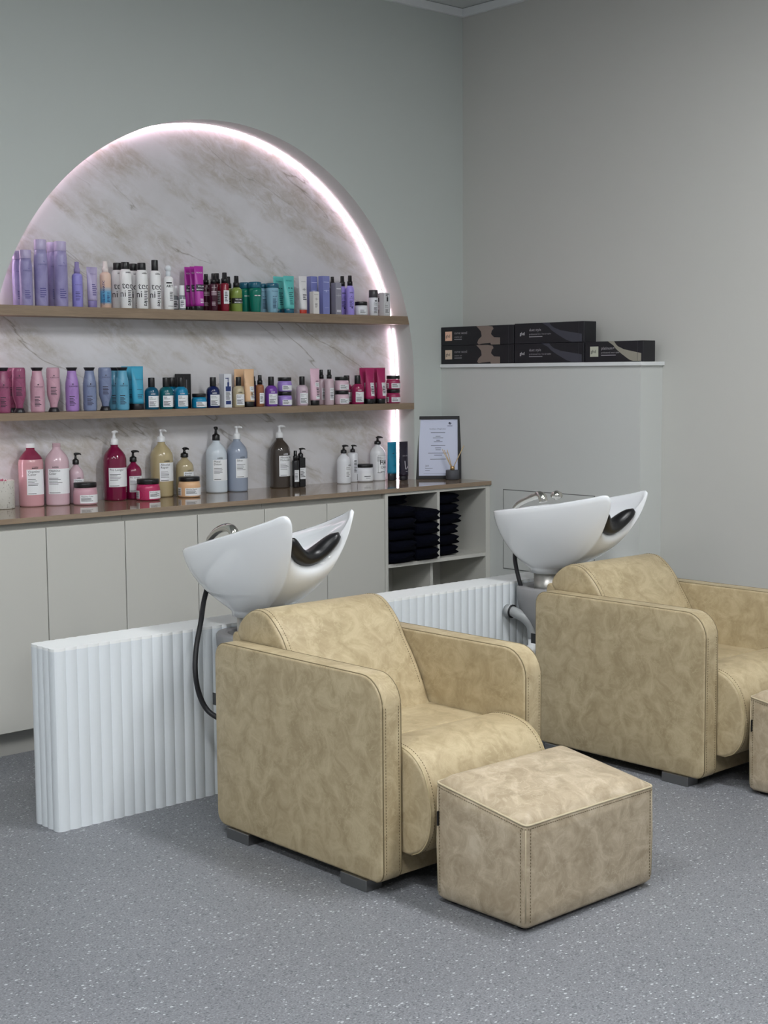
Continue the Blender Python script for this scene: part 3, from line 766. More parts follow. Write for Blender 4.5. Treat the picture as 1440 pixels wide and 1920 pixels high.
for x, y, lb in ((-1.688, .030, 'tiny clear bottle with a white cap, front one of two'), (-1.690, .078, 'tiny clear bottle with a white cap, standing behind its twin')):
    t = vessel('small_bottle', lb, 'bottle', x, y, Z1, [(.0145, 0), (.0155, .002), (.0155, .055), (.012, .061), (.009, .063)], mat('#9aa2a6', .08, trans=.35), G1)
    cap(t, .0632, .106, .0125, WHITEP, .92); paper(t, .0155, -30, 60, .008, .046, fineprint(.003, .04, .016, .028, 4))
MAGT = mat('#a8309a', .3)
t = tube_pack(-1.605, .020, Z1, .191, .0245, .019, 'bright magenta squeeze tube, front one of three', MAGT, BLACK, G1, [('t', 'REDKEN', -.016, .160, .0085), ('t', 'VOLUME', -.013, .100, .0095, True), ('t', 'MAXIMIZER', -.019, .088, .0075, True)]+fineprint(-.006, .05, .022, .022, 3), INKW, wt=.94, band=(.082, .112, '#2a1030'))
dup(t, (-1.604, .056, Z1), 'bright magenta squeeze tube, middle one of three'); dup(t, (-1.606, .094, Z1), 'bright magenta squeeze tube, rearmost of three')
t = mist(-1.519, .033, Z1, .164, .0180, .119, 'dark maroon spray bottle with a black nozzle, in front of its twin', mat('#3c1224', .25), BLACK, G1, [('t', 'REDKEN', -.010, .100, .0058)]+[('b', -.011, .013, .082-.0065*k, .0855-.0065*k) for k in range(3)]+fineprint(-.010, .04, .022, .018, 4), mat('#b8a2ac', .5), capr=.62, shoulder=.006)
dup(t, (-1.521, .086, Z1), 'dark maroon spray bottle with a black nozzle, standing behind its twin')
t = mist(-1.459, .033, Z1, .170, .0192, .124, 'deep red spray bottle with a white label and black nozzle', mat('#7c1a2c', .22), BLACK, G1, None, capr=.68, shoulder=.005)
paper(t, .0192, -12, 60, .033, .092, fineprint(.003, .085, .016, .045, 6)); dup(t, (-1.461, .088, Z1), 'deep red spray bottle half hidden behind its twin')
t = mist(-1.395, .033, Z1, .158, .0255, .106, 'clear green spray bottle with a black nozzle and dark band', mat('#8ba04e', .12, trans=.25), BLACK, G1, None, capr=.50, shoulder=.02)
obj('printed_band', patch(.0255, -1.6, .95, .036, .060), mat('#15150f', .5), t); printed(t, .0262, [('t', 'VOLUME', -.008, .050, .008, True), ('t', 'MAXIMIZER', -.012, .038, .008, True)], INKW)
dup(t, (-1.397, .092, Z1), 'clear green spray bottle with a black nozzle, hidden behind its twin')
def bath(x, y, z, h, r, lidz, label, m, ml, grp, items, ink):
    pr = [(r*.74, 0), (r*.80, .004), (r*.93, lidz*.45), (r*.99, lidz*.85), (r*.97, lidz)]
    t = vessel('shampoo_bottle', label, 'bottle', x, y, z, pr, m, grp)
    obj('lid', me(*lathe([(r*1.01, lidz), (r*1.04, lidz+.003), (r*1.04, h-.007), (r*.98, h-.001), (r*.9, h)], 30)), ml, t); printed(t, r, items, ink); return t
TEALC = mat('#1d5a70', .2)
t = bath(-1.291, .033, Z1, .135, .0285, .108, 'translucent emerald green bottle with a wide teal lid, front one', mat('#117a68', .1, trans=.2), TEALC, G1, [('b', -.006, .007, .072, .0755), ('b', .010, .022, .072, .0755)], INKW)
dup(t, (-1.305, .090, Z1), 'translucent emerald green bottle with a wide teal lid, rear one')
t = bath(-1.194, .033, Z1, .133, .029, .112, 'pale blue bottle with a wide teal lid, front one', mat('#7fa9bd', .25), TEALC, G1, [('t', 'Kérastase', -.006, .094, .008), ('b', -.002, .006, .072, .0745), ('b', .009, .018, .072, .0745)]+fineprint(-.002, .062, .02, .045, 8), mat('#274b66', .5))
dup(t, (-1.208, .090, Z1), 'pale blue bottle with a wide teal lid, rear one')
t = tube_pack(-1.103, .028, Z1, .169, .0305, .020, 'turquoise squeeze tube with a dark teal cap, in front of its twin', mat('#5cb8b4', .3), TEALC, G1, [('t', 'Kérastase', -.018, .145, .0085), ('b', -.012, -.002, .112, .116), ('b', .003, .014, .112, .116)]+fineprint(-.010, .095, .026, .06, 7), mat('#17545c', .5), wt=1.0)
dup(t, (-1.117, .085, Z1), 'turquoise squeeze tube with a dark teal cap, behind its twin')
tube_pack(-1.014, .035, Z1, .172, .0225, .018, 'white squeeze tube with a red cap on the upper shelf', mat('#d6d5d6', .35), mat('#b5382a', .35), G1, [('t', 'Kérastase', -.012, .145, .0062), ('b', -.009, .012, .110, .1115), ('b', -.001, .001, .104, .118)]+fineprint(-.010, .088, .022, .03, 3), mat('#55565c', .5), wt=1.05)
def carton(x, y, z, w, d, h, label, m, grp, items, ink=INK, nm='product_box'):
    t = thing(nm, label, 'box', (x, y, z), group=grp); obj('carton', rbox(-w/2, w/2, -d/2, d/2, 0, h, .0008, 1), m, t)
    obj('lettering', lettering(items, flat(-d/2)), ink, t); return t
carton(-.950, .030, Z1, .0345, .030, .103, 'small white box between the red-capped tube and the tall purple boxes', mat('#d8d5d2', .5), G1, [('t', 'Kérastase', -.013, .088, .006), ('b', -.010, .010, .0675, .069), ('b', -.0005, .0005, .062, .075)]+fineprint(-.009, .048, .018, .02, 4), mat('#66625e', .5))
t = carton(-.883, .040, Z1, .040, .036, .177, 'tall periwinkle box with a white emblem, in front', mat('#7a80b8', .45), G1, [('b', -.016, .016, .1085, .1105), ('t', 'K', -.0055, .102, .016), ('b', -.017, .016, .148, .150), ('b', -.010, .012, .03, .031)], mat('#c9cde8', .5))
dup(t, (-.915, .090, Z1), 'tall periwinkle box standing half hidden behind the front one')
vessel_ = mist(-.782, .098, Z1, .182, .0165, .135, 'dark bottle with a black cap peeping over the grey box', mat('#5d5f66', .3), BLACK, G1, None, capr=.62)
carton(-.812, .035, Z1, .036, .034, .149, 'silver grey box with a white emblem, left of the lavender sprays', mat('#8c8b98', .4), G1, [('b', -.015, .015, .0885, .090), ('b', -.0005, .0005, .080, .098), ('b', -.013, .013, .118, .124), ('b', -.012, .012, .012, .022)], mat('#c8c6d0', .5))
t = mist(-.728, .033, Z1, .186, .0200, .138, 'lavender spray bottle with a black nozzle, in front of its twin', mat('#9d8fdc', .28), BLACK, G1, [('t', 'SERIE', -.006, .102, .008, True), ('t', 'K', .001, .083, .009), ('t', 'XTENSO', -.006, .076, .005)]+fineprint(-.006, .066, .018, .03, 5)+[('p', [(.006+.004*math.cos(q), .034+.004*math.sin(q)) for q in [k*PI/5 for k in range(10)]])], mat('#2a2158', .5), capr=.58, shoulder=.022)
dup(t, (-.730, .086, Z1), 'lavender spray bottle with a black nozzle, behind its twin')
def jar(x, y, z, h, r, lidz, label, m, grp, items=None, ml=BLACK, lab=(-20, 70), barcode=False):
    bz = lidz
    pr = [(r*.86, 0), (r*.97, .003), (r, .008), (r, bz*.62), (r*.97, bz*.80), (r*.90, bz)]
    t = vessel('cream_jar', label, 'jar', x, y, z, pr, m, grp, child='jar_body')
    obj('lid', me(*lathe([(r*.92, bz+.0005), (r*.945, bz+.002), (r*.945, h-.002), (r*.92, h)], 32)), ml, t)
    paper(t, r, lab[0], lab[1], bz*.12, bz*.60, items or ([('b', .004, r*.75, bz*.48, bz*.53)]+fineprint(.004, bz*.40, r*1.05, bz*.22, 3)))
    if barcode:
        p = obj('barcode_label', patch(r, math.radians(-115), math.radians(-80), bz*.12, bz*.62), LABW, t)
        obj('lettering', lettering([('b', math.radians(-111)*r, math.radians(-84)*r, bz*(.15+.07*k), bz*(.18+.07*k)) for k in range(6)], cyl(r, .0011)), INK, p)
    return t
WJ = mat('#dcdde2', .35)
jar(-.657, .035, Z1, .065, .0315, .047, 'white jar with a black lid on the upper shelf near its right end', WJ, G1)
t = vessel('small_bottle', 'short white bottle with a charcoal cap beside the white jar', 'bottle', -.578, .035, Z1, [(.0205, 0), (.0225, .003), (.0225, .082), (.021, .087)], WJ, G1)
cap(t, .087, .123, .0225, mat('#3c3a3d', .3), .98); printed(t, .0225, [('b', .002, .014, .068, .073), ('t', 'Metal', -.002, .057, .008), ('t', 'Detox', -.002, .049, .008)]+fineprint(-.002, .04, .02, .03, 5))
t = carton(-.507, .032, Z1, .040, .036, .112, 'white box printed with a pump bottle, at the right end of the upper shelf', mat('#cdcdcf', .5), G1, [('b', -.004, .006, .070, .090), ('b', -.0015, .002, .090, .100), ('b', -.009, .001, .097, .100), ('t', 'Metal', -.014, .048, .008), ('t', 'Detox', -.014, .040, .008), ('b', -.016, -.0155, .006, .054), ('b', .0155, .016, .006, .054), ('b', -.016, .016, .0055, .006), ('p', [(-.016, .054), (-.0155, .054), (-.0045, .066), (-.005, .0665)]), ('p', [(.0155, .054), (.016, .054), (.006, .0665), (.0055, .066)]), ('b', -.008, .01, .104, .107)]+fineprint(-.012, .032, .024, .018, 4), INK)
dup(t, (-.512, .088, Z1), 'white box half hidden behind the printed one at the right end of the upper shelf')

# ---------------- lower shelf
Z2 = S2T
def shampoo(x, y, r, label, m, items=True):
    h, bz = .179, .166
    pr = [(r*.90, 0), (r*.98, .005), (r, .012), (r, .095), (r*.97, .115), (r*.86, .132), (r*.72, .148), (r*.68, .160), (r*.67, .1655)]
    t = vessel('shampoo_bottle', label, 'bottle', x, y, Z2, pr, m, G2)
    obj('flared_cap', me(*lathe([(r*.64, .1656), (r*.68, .168), (r*.82, .176), (r*.86, .179), (r*.80, .1795)], 26)), mat('#1c1a1f', .35), t)
    printed(t, r, [('t', 'PUREOLOGY', -.011, .100, .0064), ('b', .002, .006, .108, .114), ('b', -.011, .010, .060, .063)]+fineprint(-.011, .054, .026, .032, 6), mat('#2c2430', .6)); return t
def conditioner(x, y, r, label, m):
    pr = [(r*.50, .018), (r*.54, .022), (r*.60, .035), (r*.82, .052), (r*.98, .068), (r, .082), (r, .165), (r*.95, .175), (r*.82, .179)]
    t = vessel('conditioner_bottle', label, 'bottle', x, y, Z2, pr, m, G2)
    obj('flared_cap', me(*lathe([(r*.86, 0), (r*.86, .003), (r*.70, .012), (r*.64, .0175)], 26)), mat('#1c1a1f', .35), t)
    printed(t, r, [('t', 'PUREOLOGY', -.011, .136, .0064), ('b', .002, .006, .144, .149), ('b', -.010, .012, .098, .101)]+fineprint(-.010, .094, .025, .028, 5), mat('#2c2430', .6)); return t
PK1 = mat('#8d4a69', .28); PK2 = mat('#bd94a3', .28); PU = mat('#9d7ab8', .28); SL = mat('#75809f', .28); SK = mat('#5b9cb8', .28)
shampoo(-2.538, .034, .0265, 'raspberry pink bottle with a flared black cap, at the left photo edge', PK1)
a = conditioner(-2.471, .032, .0265, 'raspberry pink upside-down bottle, front one', PK1); dup(a, (-2.474, .088, Z2), 'raspberry pink upside-down bottle, behind the front one')
shampoo(-2.389, .034, .0285, 'dusty pink bottle with a flared black cap on top', PK2); conditioner(-2.317, .034, .0265, 'dusty pink upside-down bottle with the black cap below', PK2)
shampoo(-2.232, .034, .0272, 'purple bottle with a flared black cap on top', PU); shampoo(-2.150, .034, .0275, 'slate blue bottle with a flared black cap on top', SL)
conditioner(-2.077, .034, .0272, 'slate blue upside-down bottle with the black cap below', SL)
a = shampoo(-1.995, .032, .0278, 'sky blue bottle with a flared black cap, front one', SK); dup(a, (-1.999, .088, Z2), 'sky blue bottle with a flared black cap, behind the front one')
a = tube_pack(-1.920, .033, Z2, .183, .0295, .026, 'sky blue squeeze tube with a black cap, front one', mat('#3f9cbc', .25), mat('#1c1a1f', .35), G2, [('t', 'PUREOLOGY', -.015, .125, .0072), ('b', -.013, .014, .085, .0865)]+fineprint(-.012, .065, .026, .02, 3), mat('#17455c', .5), wt=.98)
dup(a, (-1.934, .090, Z2), 'sky blue squeeze tube with a black cap, behind the front one')
def serie(x, y, r, label, m, h=.135, title=('Scalp', 'Advanced'), capr=.48, trans=False, grp=None, z=None, lm=INK, lg=INKW):
    bz = h*.70
    pr = [(r*.93, 0), (r, .004), (r, bz*.74), (r*.96, bz*.84), (r*.82, bz*.93), (r*.55, bz*.99), (r*.44, bz*1.01)]
    t = vessel('shampoo_bottle', label, 'bottle', x, y, z or Z2, pr, m, grp or G2)
    cap(t, bz*1.01, h, r*capr, BLACK, .98); k = h/.135
    printed(t, r, logo(.001*k, .0655*k, .019*k, .0052*k), lg, -.72)
    paper(t, r, -22, 62, .010*k, .058*k, [('t', title[0], .003, .049*k, .0068*k), ('t', title[1], .003, .0425*k, .0068*k)]+fineprint(.003, .034*k, .030*k, .022*k, 5)); return t
a = serie(-1.850, .034, .0298, 'dark teal rounded bottle with black cap, next to the blue tube', mat('#10506c', .15))
serie(-1.777, .034, .0300, 'green-teal rounded bottle with black cap, second of its row', mat('#115c66', .15))
a = serie(-1.700, .034, .0300, 'bright petrol blue rounded bottle with black cap, in front of the black box', mat('#1678a0', .15)); dup(a, (-1.705, .096, Z2), 'petrol blue rounded bottle with black cap, half hidden in the back row')
t = carton(-1.640, .106, Z2, .058, .040, .150, 'black box with a printed dropper, standing at the back', mat('#17171a', .5), G2, [('b', .002, .008, .085, .125), ('b', -.02, .02, .062, .066)], mat('#55565c', .4))
jar(-1.605, .035, Z2, .064, .0325, .048, 'bright blue jar with a black lid, beside the navy bottle', mat('#147ea6', .25), G2, barcode=False)
serie(-1.531, .034, .0295, 'navy blue rounded bottle with black cap', mat('#15204f', .15), title=('Serioxyl', 'Advanced'))
t = thing('product_box', 'white box printed with a dark blue dropper bottle', 'box', (-1.463, .034, Z2), group=G2)
obj('carton', rbox(-.0205, .0205, -.019, .019, 0, .149, .0008, 1), mat('#d4d6dc', .5), t)
obj('picture', lettering([('b', -.013, .015, .072, .094), ('b', -.013, .015, .014, .030), ('b', -.004, .006, .094, .112), ('b', -.001, .003, .112, .132), ('b', -.014, .002, .128, .131)], flat(-.019)), mat('#22346e', .5), t)
obj('lettering', lettering(fineprint(-.013, .068, .027, .034, 7), flat(-.019)), INK, t)
serie(-1.392, .034, .0262, 'beige rounded bottle with black cap, left of the peach tubes', mat('#b5a98c', .25), title=('Absolut', 'Repair'), lg=INK)
a = tube_pack(-1.333, .033, Z2, .170, .0280, .024, 'peach squeeze tube with a black cap, front one', mat('#d9b48f', .35), BLACK, G2, [('t', 'Absolut', -.004, .084, .0065), ('t', 'Repair', -.004, .077, .0065)]+fineprint(-.004, .068, .020, .032, 5), wt=.98, lab=(-.008, .018, .030, .092))
dup(a, (-1.346, .090, Z2), 'peach squeeze tube with a black cap, behind the front one')
a = mist(-1.272, .034, Z2, .143, .0185, .100, 'amber brown spray bottle with a white label', mat('#a0694a', .15, trans=.2), BLACK, G2, None, capr=.58, shoulder=.012); paper(a, .0185, -5, 66, .014, .062, [('t', 'Absolut', .002, .054, .0052)]+fineprint(.002, .048, .017, .028, 5))
mist(-1.268, .090, Z2, .137, .0185, .100, 'dark purple bottle with a black cap behind the amber spray', mat('#553060', .2), BLACK, G2, None, capr=.6)
serie(-1.208, .034, .0285, 'violet rounded bottle with black cap', mat('#6f3f9c', .2), title=('Curl', 'Expression'))
def jarpair(x, y, r, m, hl, labs, tit='', bc=False):
    h = hl*.98; b = jar(x, y, Z2, h, r, h*.74, labs[0], m, G2, barcode=bc); dup(b, (x+.001, y+.001, Z2+h+.0003), labs[1])
jarpair(-1.128, .036, .0335, mat('#9a80c8', .3), .067, ('violet jar with a black lid, lower one of the stacked pair', 'violet jar with a black lid, upper one of the stacked pair'))
serie(-1.027, .034, .0275, 'pale mauve rounded bottle with black cap, right of the violet jars', mat('#c2aebb', .3), title=('Vitamino', 'Color'), lg=INK)
tube_pack(-.950, .034, Z2, .171, .0275, .023, 'pale pink squeeze tube with a black cap', mat('#d9b6c6', .35), BLACK, G2, [('t', 'Vitamino', -.004, .098, .0062), ('t', 'Color', -.004, .091, .0062)]+fineprint(-.004, .082, .020, .045, 6)+logo(-.004, .112, .018, .005), wt=1.0, lab=(-.008, .018, .030, .106))
a = mist(-.863, .033, Z2, .166, .0215, .123, 'greyish pink spray bottle with a black nozzle, front one', mat('#bfa9b2', .3), BLACK, G2, None, capr=.5, shoulder=.006); paper(a, .0215, 5, 66, .024, .080, [('t', 'Vitamino', .002, .072, .0052), ('t', 'Color', .002, .066, .0052)]+fineprint(.002, .058, .018, .030, 5))
dup(a, (-.866, .088, Z2), 'greyish pink spray bottle with a black nozzle, behind the front one')
jarpair(-.783, .036, .0345, mat('#d0b3c0', .35), .067, ('pale pink jar with a black lid, lower one of the stacked pair', 'pale pink jar with a black lid, upper one of the stacked pair'))
RB = mat('#8f2250', .2)
a = serie(-.686, .033, .0300, 'raspberry rounded bottle with black cap, front one', RB, h=.138, title=('Pro', 'Longer')); dup(a, (-.700, .096, Z2), 'raspberry rounded bottle with black cap, behind the front one')
a = tube_pack(-.610, .030, Z2, .174, .0278, .024, 'raspberry squeeze tube, front one of the left pair', mat('#a32a5e', .3), BLACK, G2, [('t', 'Pro Longer', -.004, .094, .0052)]+fineprint(-.004, .086, .020, .04, 5), wt=.98, lab=(-.008, .018, .038, .102))
dup(a, (-.612, .072, Z2), 'raspberry squeeze tube, rear one of the left pair'); dup(a, (-.536, .030, Z2), 'raspberry squeeze tube, front one of the right pair'); dup(a, (-.538, .072, Z2), 'raspberry squeeze tube, rear one of the right pair')
jarpair(-.449, .038, .0350, mat('#9c2a58', .3), .069, ('raspberry jar with a black lid, lower one at the shelf end', 'raspberry jar with a black lid, upper one at the shelf end'), bc=True)

# ---------------- worktop
ZC = CZ+.0005
pot = thing('plant_pot', 'small speckled stone pot with a pink plant, cut by the left photo edge', 'plant pot', (-2.545, .070, ZC), group=None)
obj('pot', me(*lathe([(.052, 0), (.0545, .003), (.0545, .110), (.0535, .112), (.049, .112), (.047, .095), (.046, .090)], 40)), TERR, pot)
obj('soil', me(*lathe([(.0465, .088), (.0465, .091)], 24)), mat('#4a4038', .9), pot)
parts = []; random.seed(3)
for k in range(16):
    a = 2.4*k; q = .004+.0020*k; bx, by = q*math.cos(a), q*math.sin(a); l = .026-.0007*k; o = .5+.02*k
    P = [(bx, by, .090), (bx+math.cos(a)*l*.3*o, by+math.sin(a)*l*.3*o, .09+l*.5), (bx+math.cos(a)*l*.55*o, by+math.sin(a)*l*.55*o, .092+l)]
    parts.append(tube(spline(P, 4), [.003, .0038, .0044, .0048, .0048, .0046, .004, .003, .0012], 7))
obj('succulent', me(*join(*parts)), mat('#a8506a', .5), pot)['label'] = 'pink succulent leaves'
def litre(x, y, r, h, bz, m, label, title, pm, ang, sh=None, neckm=None, lg=INK, lab=(-12, 66), logo_on=True, zl=(.065, .145), nm='pump_bottle'):
    b = bz
    pr = [(r*.94, 0), (r*.99, .004), (r, .009), (r, b*.72), (r*.985, b*.76), (r*.93, b*.805), (r*.80, b*.855), (r*.62, b*.90), (r*.42, b*.945), (r*.335, b*.965), (r*.32, b)]
    t = vessel(nm, label, 'bottle', x, y, ZC, pr, m, G3, n=44)
    if pm: pump(t, b, h, r*.36 if r > .045 else r*.44, pm, ang, .85 if r > .045 else .85)
    k = r/.05; z0, z1 = zl; w = math.radians(lab[1]-lab[0]+18)*r*.8
    if logo_on: printed(t, r, logo(math.radians(lab[0]+14)*r, z1+.007*k, .026*k, .0072*k), lg, -.45)
    its = []; zz = z1-.0125*k
    for s_ in title: its.append(('t', s_, .005*k, zz, .0135*k)); zz -= .0122*k
    its += fineprint(.005*k, zz-.002, w*.62, .030*k, 5, .28)+[('b', .005*k, w*.55, z0+.004, z0+.006)]
    paper(t, r, lab[0], lab[1], z0, z1, its); return t
PINKL = mat('#c29298', .08, coat=.4)
t = litre(-2.405, .078, .0500, .254, .236, PINKL, 'large clear pink shampoo bottle with a white screw cap, no pump', ('Vitamino', 'Color'), None, 0, zl=(.048, .150))
obj('shoulder_band', me(*lathe([(.0476, .190), (.0408, .2018), (.0318, .2124), (.0218, .223), (.0175, .2278), (.0168, .2358), (.0165, .236)], 40, cap0=False)), mat('#7c3048', .1), t, label='darker empty shoulder of the bottle')
cap(t, .236, .254, .0185, WHITEP, .98, 'screw_cap')
t = litre(-2.305, .045, .0480, .252, .238, mat('#c6aab3', .22, coat=.3), 'large pale pink shampoo bottle with an open threaded neck', ('Vitamino', 'Color'), None, 0, lab=(-40, 78), zl=(.048, .150))
obj('screw_thread', me(*join(*[tube([(.0162*math.cos(q*PI/8), .0162*math.sin(q*PI/8), .2385+.005*k) for q in range(16)], .0015, 6, True) for k in range(3)], lathe([(.0152, .237), (.0152, .252), (.012, .252)], 20))), mat('#c6aab3', .25), t)
litre(-2.205, .068, .0310, .207, .160, mat('#c6acb6', .22), 'small pale pink pump bottle behind the pink jar', ('Vitamino', 'Color'), BLACK, -.1, zl=(.035, .100))
jar(-2.217, -.023, ZC, .090, .0490, .070, 'pink jar with a black lid on the worktop', mat('#c398a4', .3), G3, items=[('t', 'Vitamino Color', .005, .033, .008)]+fineprint(.005, .029, .05, .014, 4))
litre(-2.017, .072, .0490, .292, .234, mat('#6d1238', .1, coat=.4), 'large deep crimson shampoo bottle with a white pump', ('Pro Longer',), WHITEP, .5, lab=(-26, 72), zl=(.058, .138), logo_on=False)
litre(-1.927, .070, .0345, .206, .158, mat('#7a1640', .12, coat=.4), 'small crimson pump bottle with a black pump, behind the magenta jar', ('Pro Longer',), BLACK, -.15, lab=(-26, 72), zl=(.030, .098), logo_on=False)
jar(-1.921, -.033, ZC, .089, .0500, .068, 'magenta jar with a black lid on the worktop', mat('#b0305e', .28), G3, barcode=True, lab=(8, 80), items=[('t', 'Pro Longer', .004, .033, .008)]+fineprint(.004, .029, .048, .014, 4))
litre(-1.778, .078, .0490, .291, .236, mat('#ab9d79', .16, coat=.4), 'large golden beige shampoo bottle with a white pump', ('Absolut', 'Repair'), WHITEP, -1.4, lab=(-8, 78), zl=(.068, .148))
litre(-1.670, .062, .0390, .208, .166, mat('#ab9d7c', .16, coat=.4), 'small golden beige pump bottle with a black pump, behind the peach jar', ('Absolut', 'Repair'), BLACK, -1.5, lab=(-4, 66), zl=(.050, .104))
jar(-1.709, -.028, ZC, .087, .0485, .068, 'peach jar with a black lid on the worktop', mat('#d9b088', .3), G3, barcode=True, items=[('t', 'Absolut Repair', .005, .033, .008)]+fineprint(.005, .029, .05, .014, 4))
litre(-1.487, .080, .0480, .294, .233, mat('#c5ced6', .18, coat=.3), 'large white-blue shampoo bottle with a black pump', ('Metal', 'Detox'), BLACK, -2.0, lab=(-18, 60), zl=(.055, .148))
litre(-1.380, .070, .0475, .294, .235, mat('#8d97a8', .18, coat=.4), 'large silvery grey-blue shampoo bottle with a white pump', ('Silver',), WHITEP, -1.2, lab=(-7, 78), zl=(.062, .148))
litre(-1.124, .085, .0490, .289, .231, mat('#3f3833', .12, coat=.4), 'large dark brown shampoo bottle with a white pump', ('Absolut Repair', 'Molecular'), WHITEP, -.1, lab=(-5, 78), zl=(.055, .150), lg=INKW)
t = mist(-1.079, .025, ZC, .172, .0160, .129, 'slim black spray bottle with a white label', mat('#1b1a1c', .2), BLACK, G3, None, capr=.62, shoulder=.006); paper(t, .0160, -20, 62, .028, .082, [('t', 'Absolut', .002, .073, .005)]+fineprint(.002, .066, .017, .03, 5))
t = thing('pump_bottle', 'square black bottle with a black pump and pale label', 'bottle', (-1.036, .040, ZC), group=G3)
obj('bottle_body', rbox(-.0175, .0175, -.0165, .0165, 0, .138, .004), mat('#1b1a1c', .18), t); pump(t, .138, .182, .0125, BLACK, -.1)
p = obj('paper_label', rbox(-.0168, .0168, -.0171, -.0164, .038, .090, 0), LABW, t); obj('lettering', lettering([('t', 'Absolut', -.015, .080, .006)]+fineprint(-.015, .074, .028, .03, 5)+[('b', -.012, .006, .098, .101)], flat(-.0171)), INK, p)
litre(-.757, .057, .0340, .184, .145, mat('#d9dbe0', .25, coat=.2), 'rounded white bottle with a black pump, left of its straight-sided neighbour', ('Metal', 'Detox'), BLACK, -.1, lab=(10, 62), zl=(.030, .084))
t = vessel('pump_bottle', 'straight-sided white bottle with a black pump', 'bottle', -.659, .104, ZC, [(.0235, 0), (.0255, .003), (.0255, .136), (.023, .140), (.012, .144)], mat('#d9dbe0', .25), G3); pump(t, .144, .180, .0125, BLACK, -1.5); printed(t, .0255, [('b', .002, .016, .100, .105)]+fineprint(.002, .094, .018, .05, 7))
jar(-.606, .080, ZC, .085, .0455, .069, 'white jar with a black lid on the worktop', WJ, G3, barcode=True, items=[('b', .012, .045, .026, .029), ('b', .02, .042, .018, .0195)])
t = litre(-.508, .090, .0390, .215, .178, mat('#dadbdf', .25, coat=.2), 'white bottle with bold HAIR lettering and a black pump', (), BLACK, -.1, lab=(-15, 62), zl=(.035, .128), logo_on=False)
printed(t, .0396, [('t', 'HAIR', .0015, .080, .030, True), ('t', 'CARE', .006, .060, .016), ('b', .006, .030, .043, .0455), ('b', -.007, .044, .1235, .1245), ('b', -.007, .044, .0385, .0395), ('b', -.007, -.006, .0385, .1245)])
tube_pack(-.459, .040, ZC, .188, .0290, .034, 'glossy blue squeeze tube with a dark cap in front of the light strip', mat('#1d7ea0', .15), mat('#22232b', .3), G3, [('b', -.016, .014, .118, .119), ('b', -.006, .004, .130, .134), ('b', -.014, .014, .072, .073)], mat('#123c50', .4), wt=1.0)
tube_pack(-.412, .006, ZC, .190, .0285, .020, 'glossy dark aubergine squeeze tube with silver lettering', mat('#221c2c', .15), mat('#1a1720', .3), G3, [('t', 'OSIS COLOR', -.016, .118, .0068), ('b', -.008, -.003, .055, .095), ('p', [(-.004, .050), (.012, .062), (.010, .072), (.004, .064)]), ('b', -.006, .008, .042, .044)], mat('#a5a2ac', .4), wt=1.0)
# framed certificate standing across the corner
fr = thing('certificate_frame', 'black framed certificate leaning in the corner behind the reed diffuser', 'picture frame', (-.243, -.066, ZC), (math.radians(-3), 0, math.radians(-39.5)))
w, h, b = .114, .312, .016
fp = join(boxv(-w, -w+b, -.007, .007, 0, h), boxv(w-b, w, -.007, .007, 0, h), boxv(-w+b, w-b, -.007, .007, 0, b), boxv(-w+b, w-b, -.007, .007, h-b, h))
obj('frame', me(*fp, smooth=False), BLACKM, fr)
cp = obj('certificate', rbox(-w+b, w-b, -.0015, .004, b, h-b, 0), mat('#c9cfe4', .25), fr)
its = [('t', 'Certificate of Registration', -.043, .246, .0078)]
random.seed(9)
for z, hw in ((.230, .036), (.212, .012), (.204, .026), (.192, .009), (.184, .022), (.166, .036), (.154, .015), (.145, .013), (.128, .050), (.118, .020), (.098, .040)): its.append(('b', -hw, hw, z-.0011, z+.0011))
its += [('b', -.066, -.028, .052, .0535), ('b', -.066, -.043, .041, .0425), ('b', -.074, .074, .026, .0268)]
its += [('p', [(.056, .270), (.064, .278), (.058, .284), (.052, .277)]), ('p', [(.060, .268), (.068, .276), (.066, .279), (.059, .2725)]), ('b', .047, .072, .262, .2645), ('t', 'Joh', -.064, .062, .013)]
obj('lettering', lettering(its, flat(-.0015)), mat('#3c4258', .6), cp)
df = thing('reed_diffuser', 'small grey reed diffuser with a gold neck in front of the certificate', 'diffuser', (-.226, -.148, ZC))
obj('jar', me(*lathe([(.030, 0), (.033, .002), (.033, .044), (.031, .047), (.012, .047)], 36)), mat('#4b4d52', .6), df)
obj('neck', me(*lathe([(.0105, .047), (.0115, .049), (.0115, .062), (.0095, .066)], 20)), GOLD, df)
dx, dy = .741, -.671
for lx, lz, dd in ((-.050, .150, 0), (-.026, .148, .012), (.052, .160, .004), (.058, .168, -.006), (-.040, .146, -.010)):
    obj('reed', me(*tube([(0, 0, .050), (lx*dx-dd*.67, lx*dy-dd*.74, lz)], .0018, 6)), mat('#c9b083', .6), df)

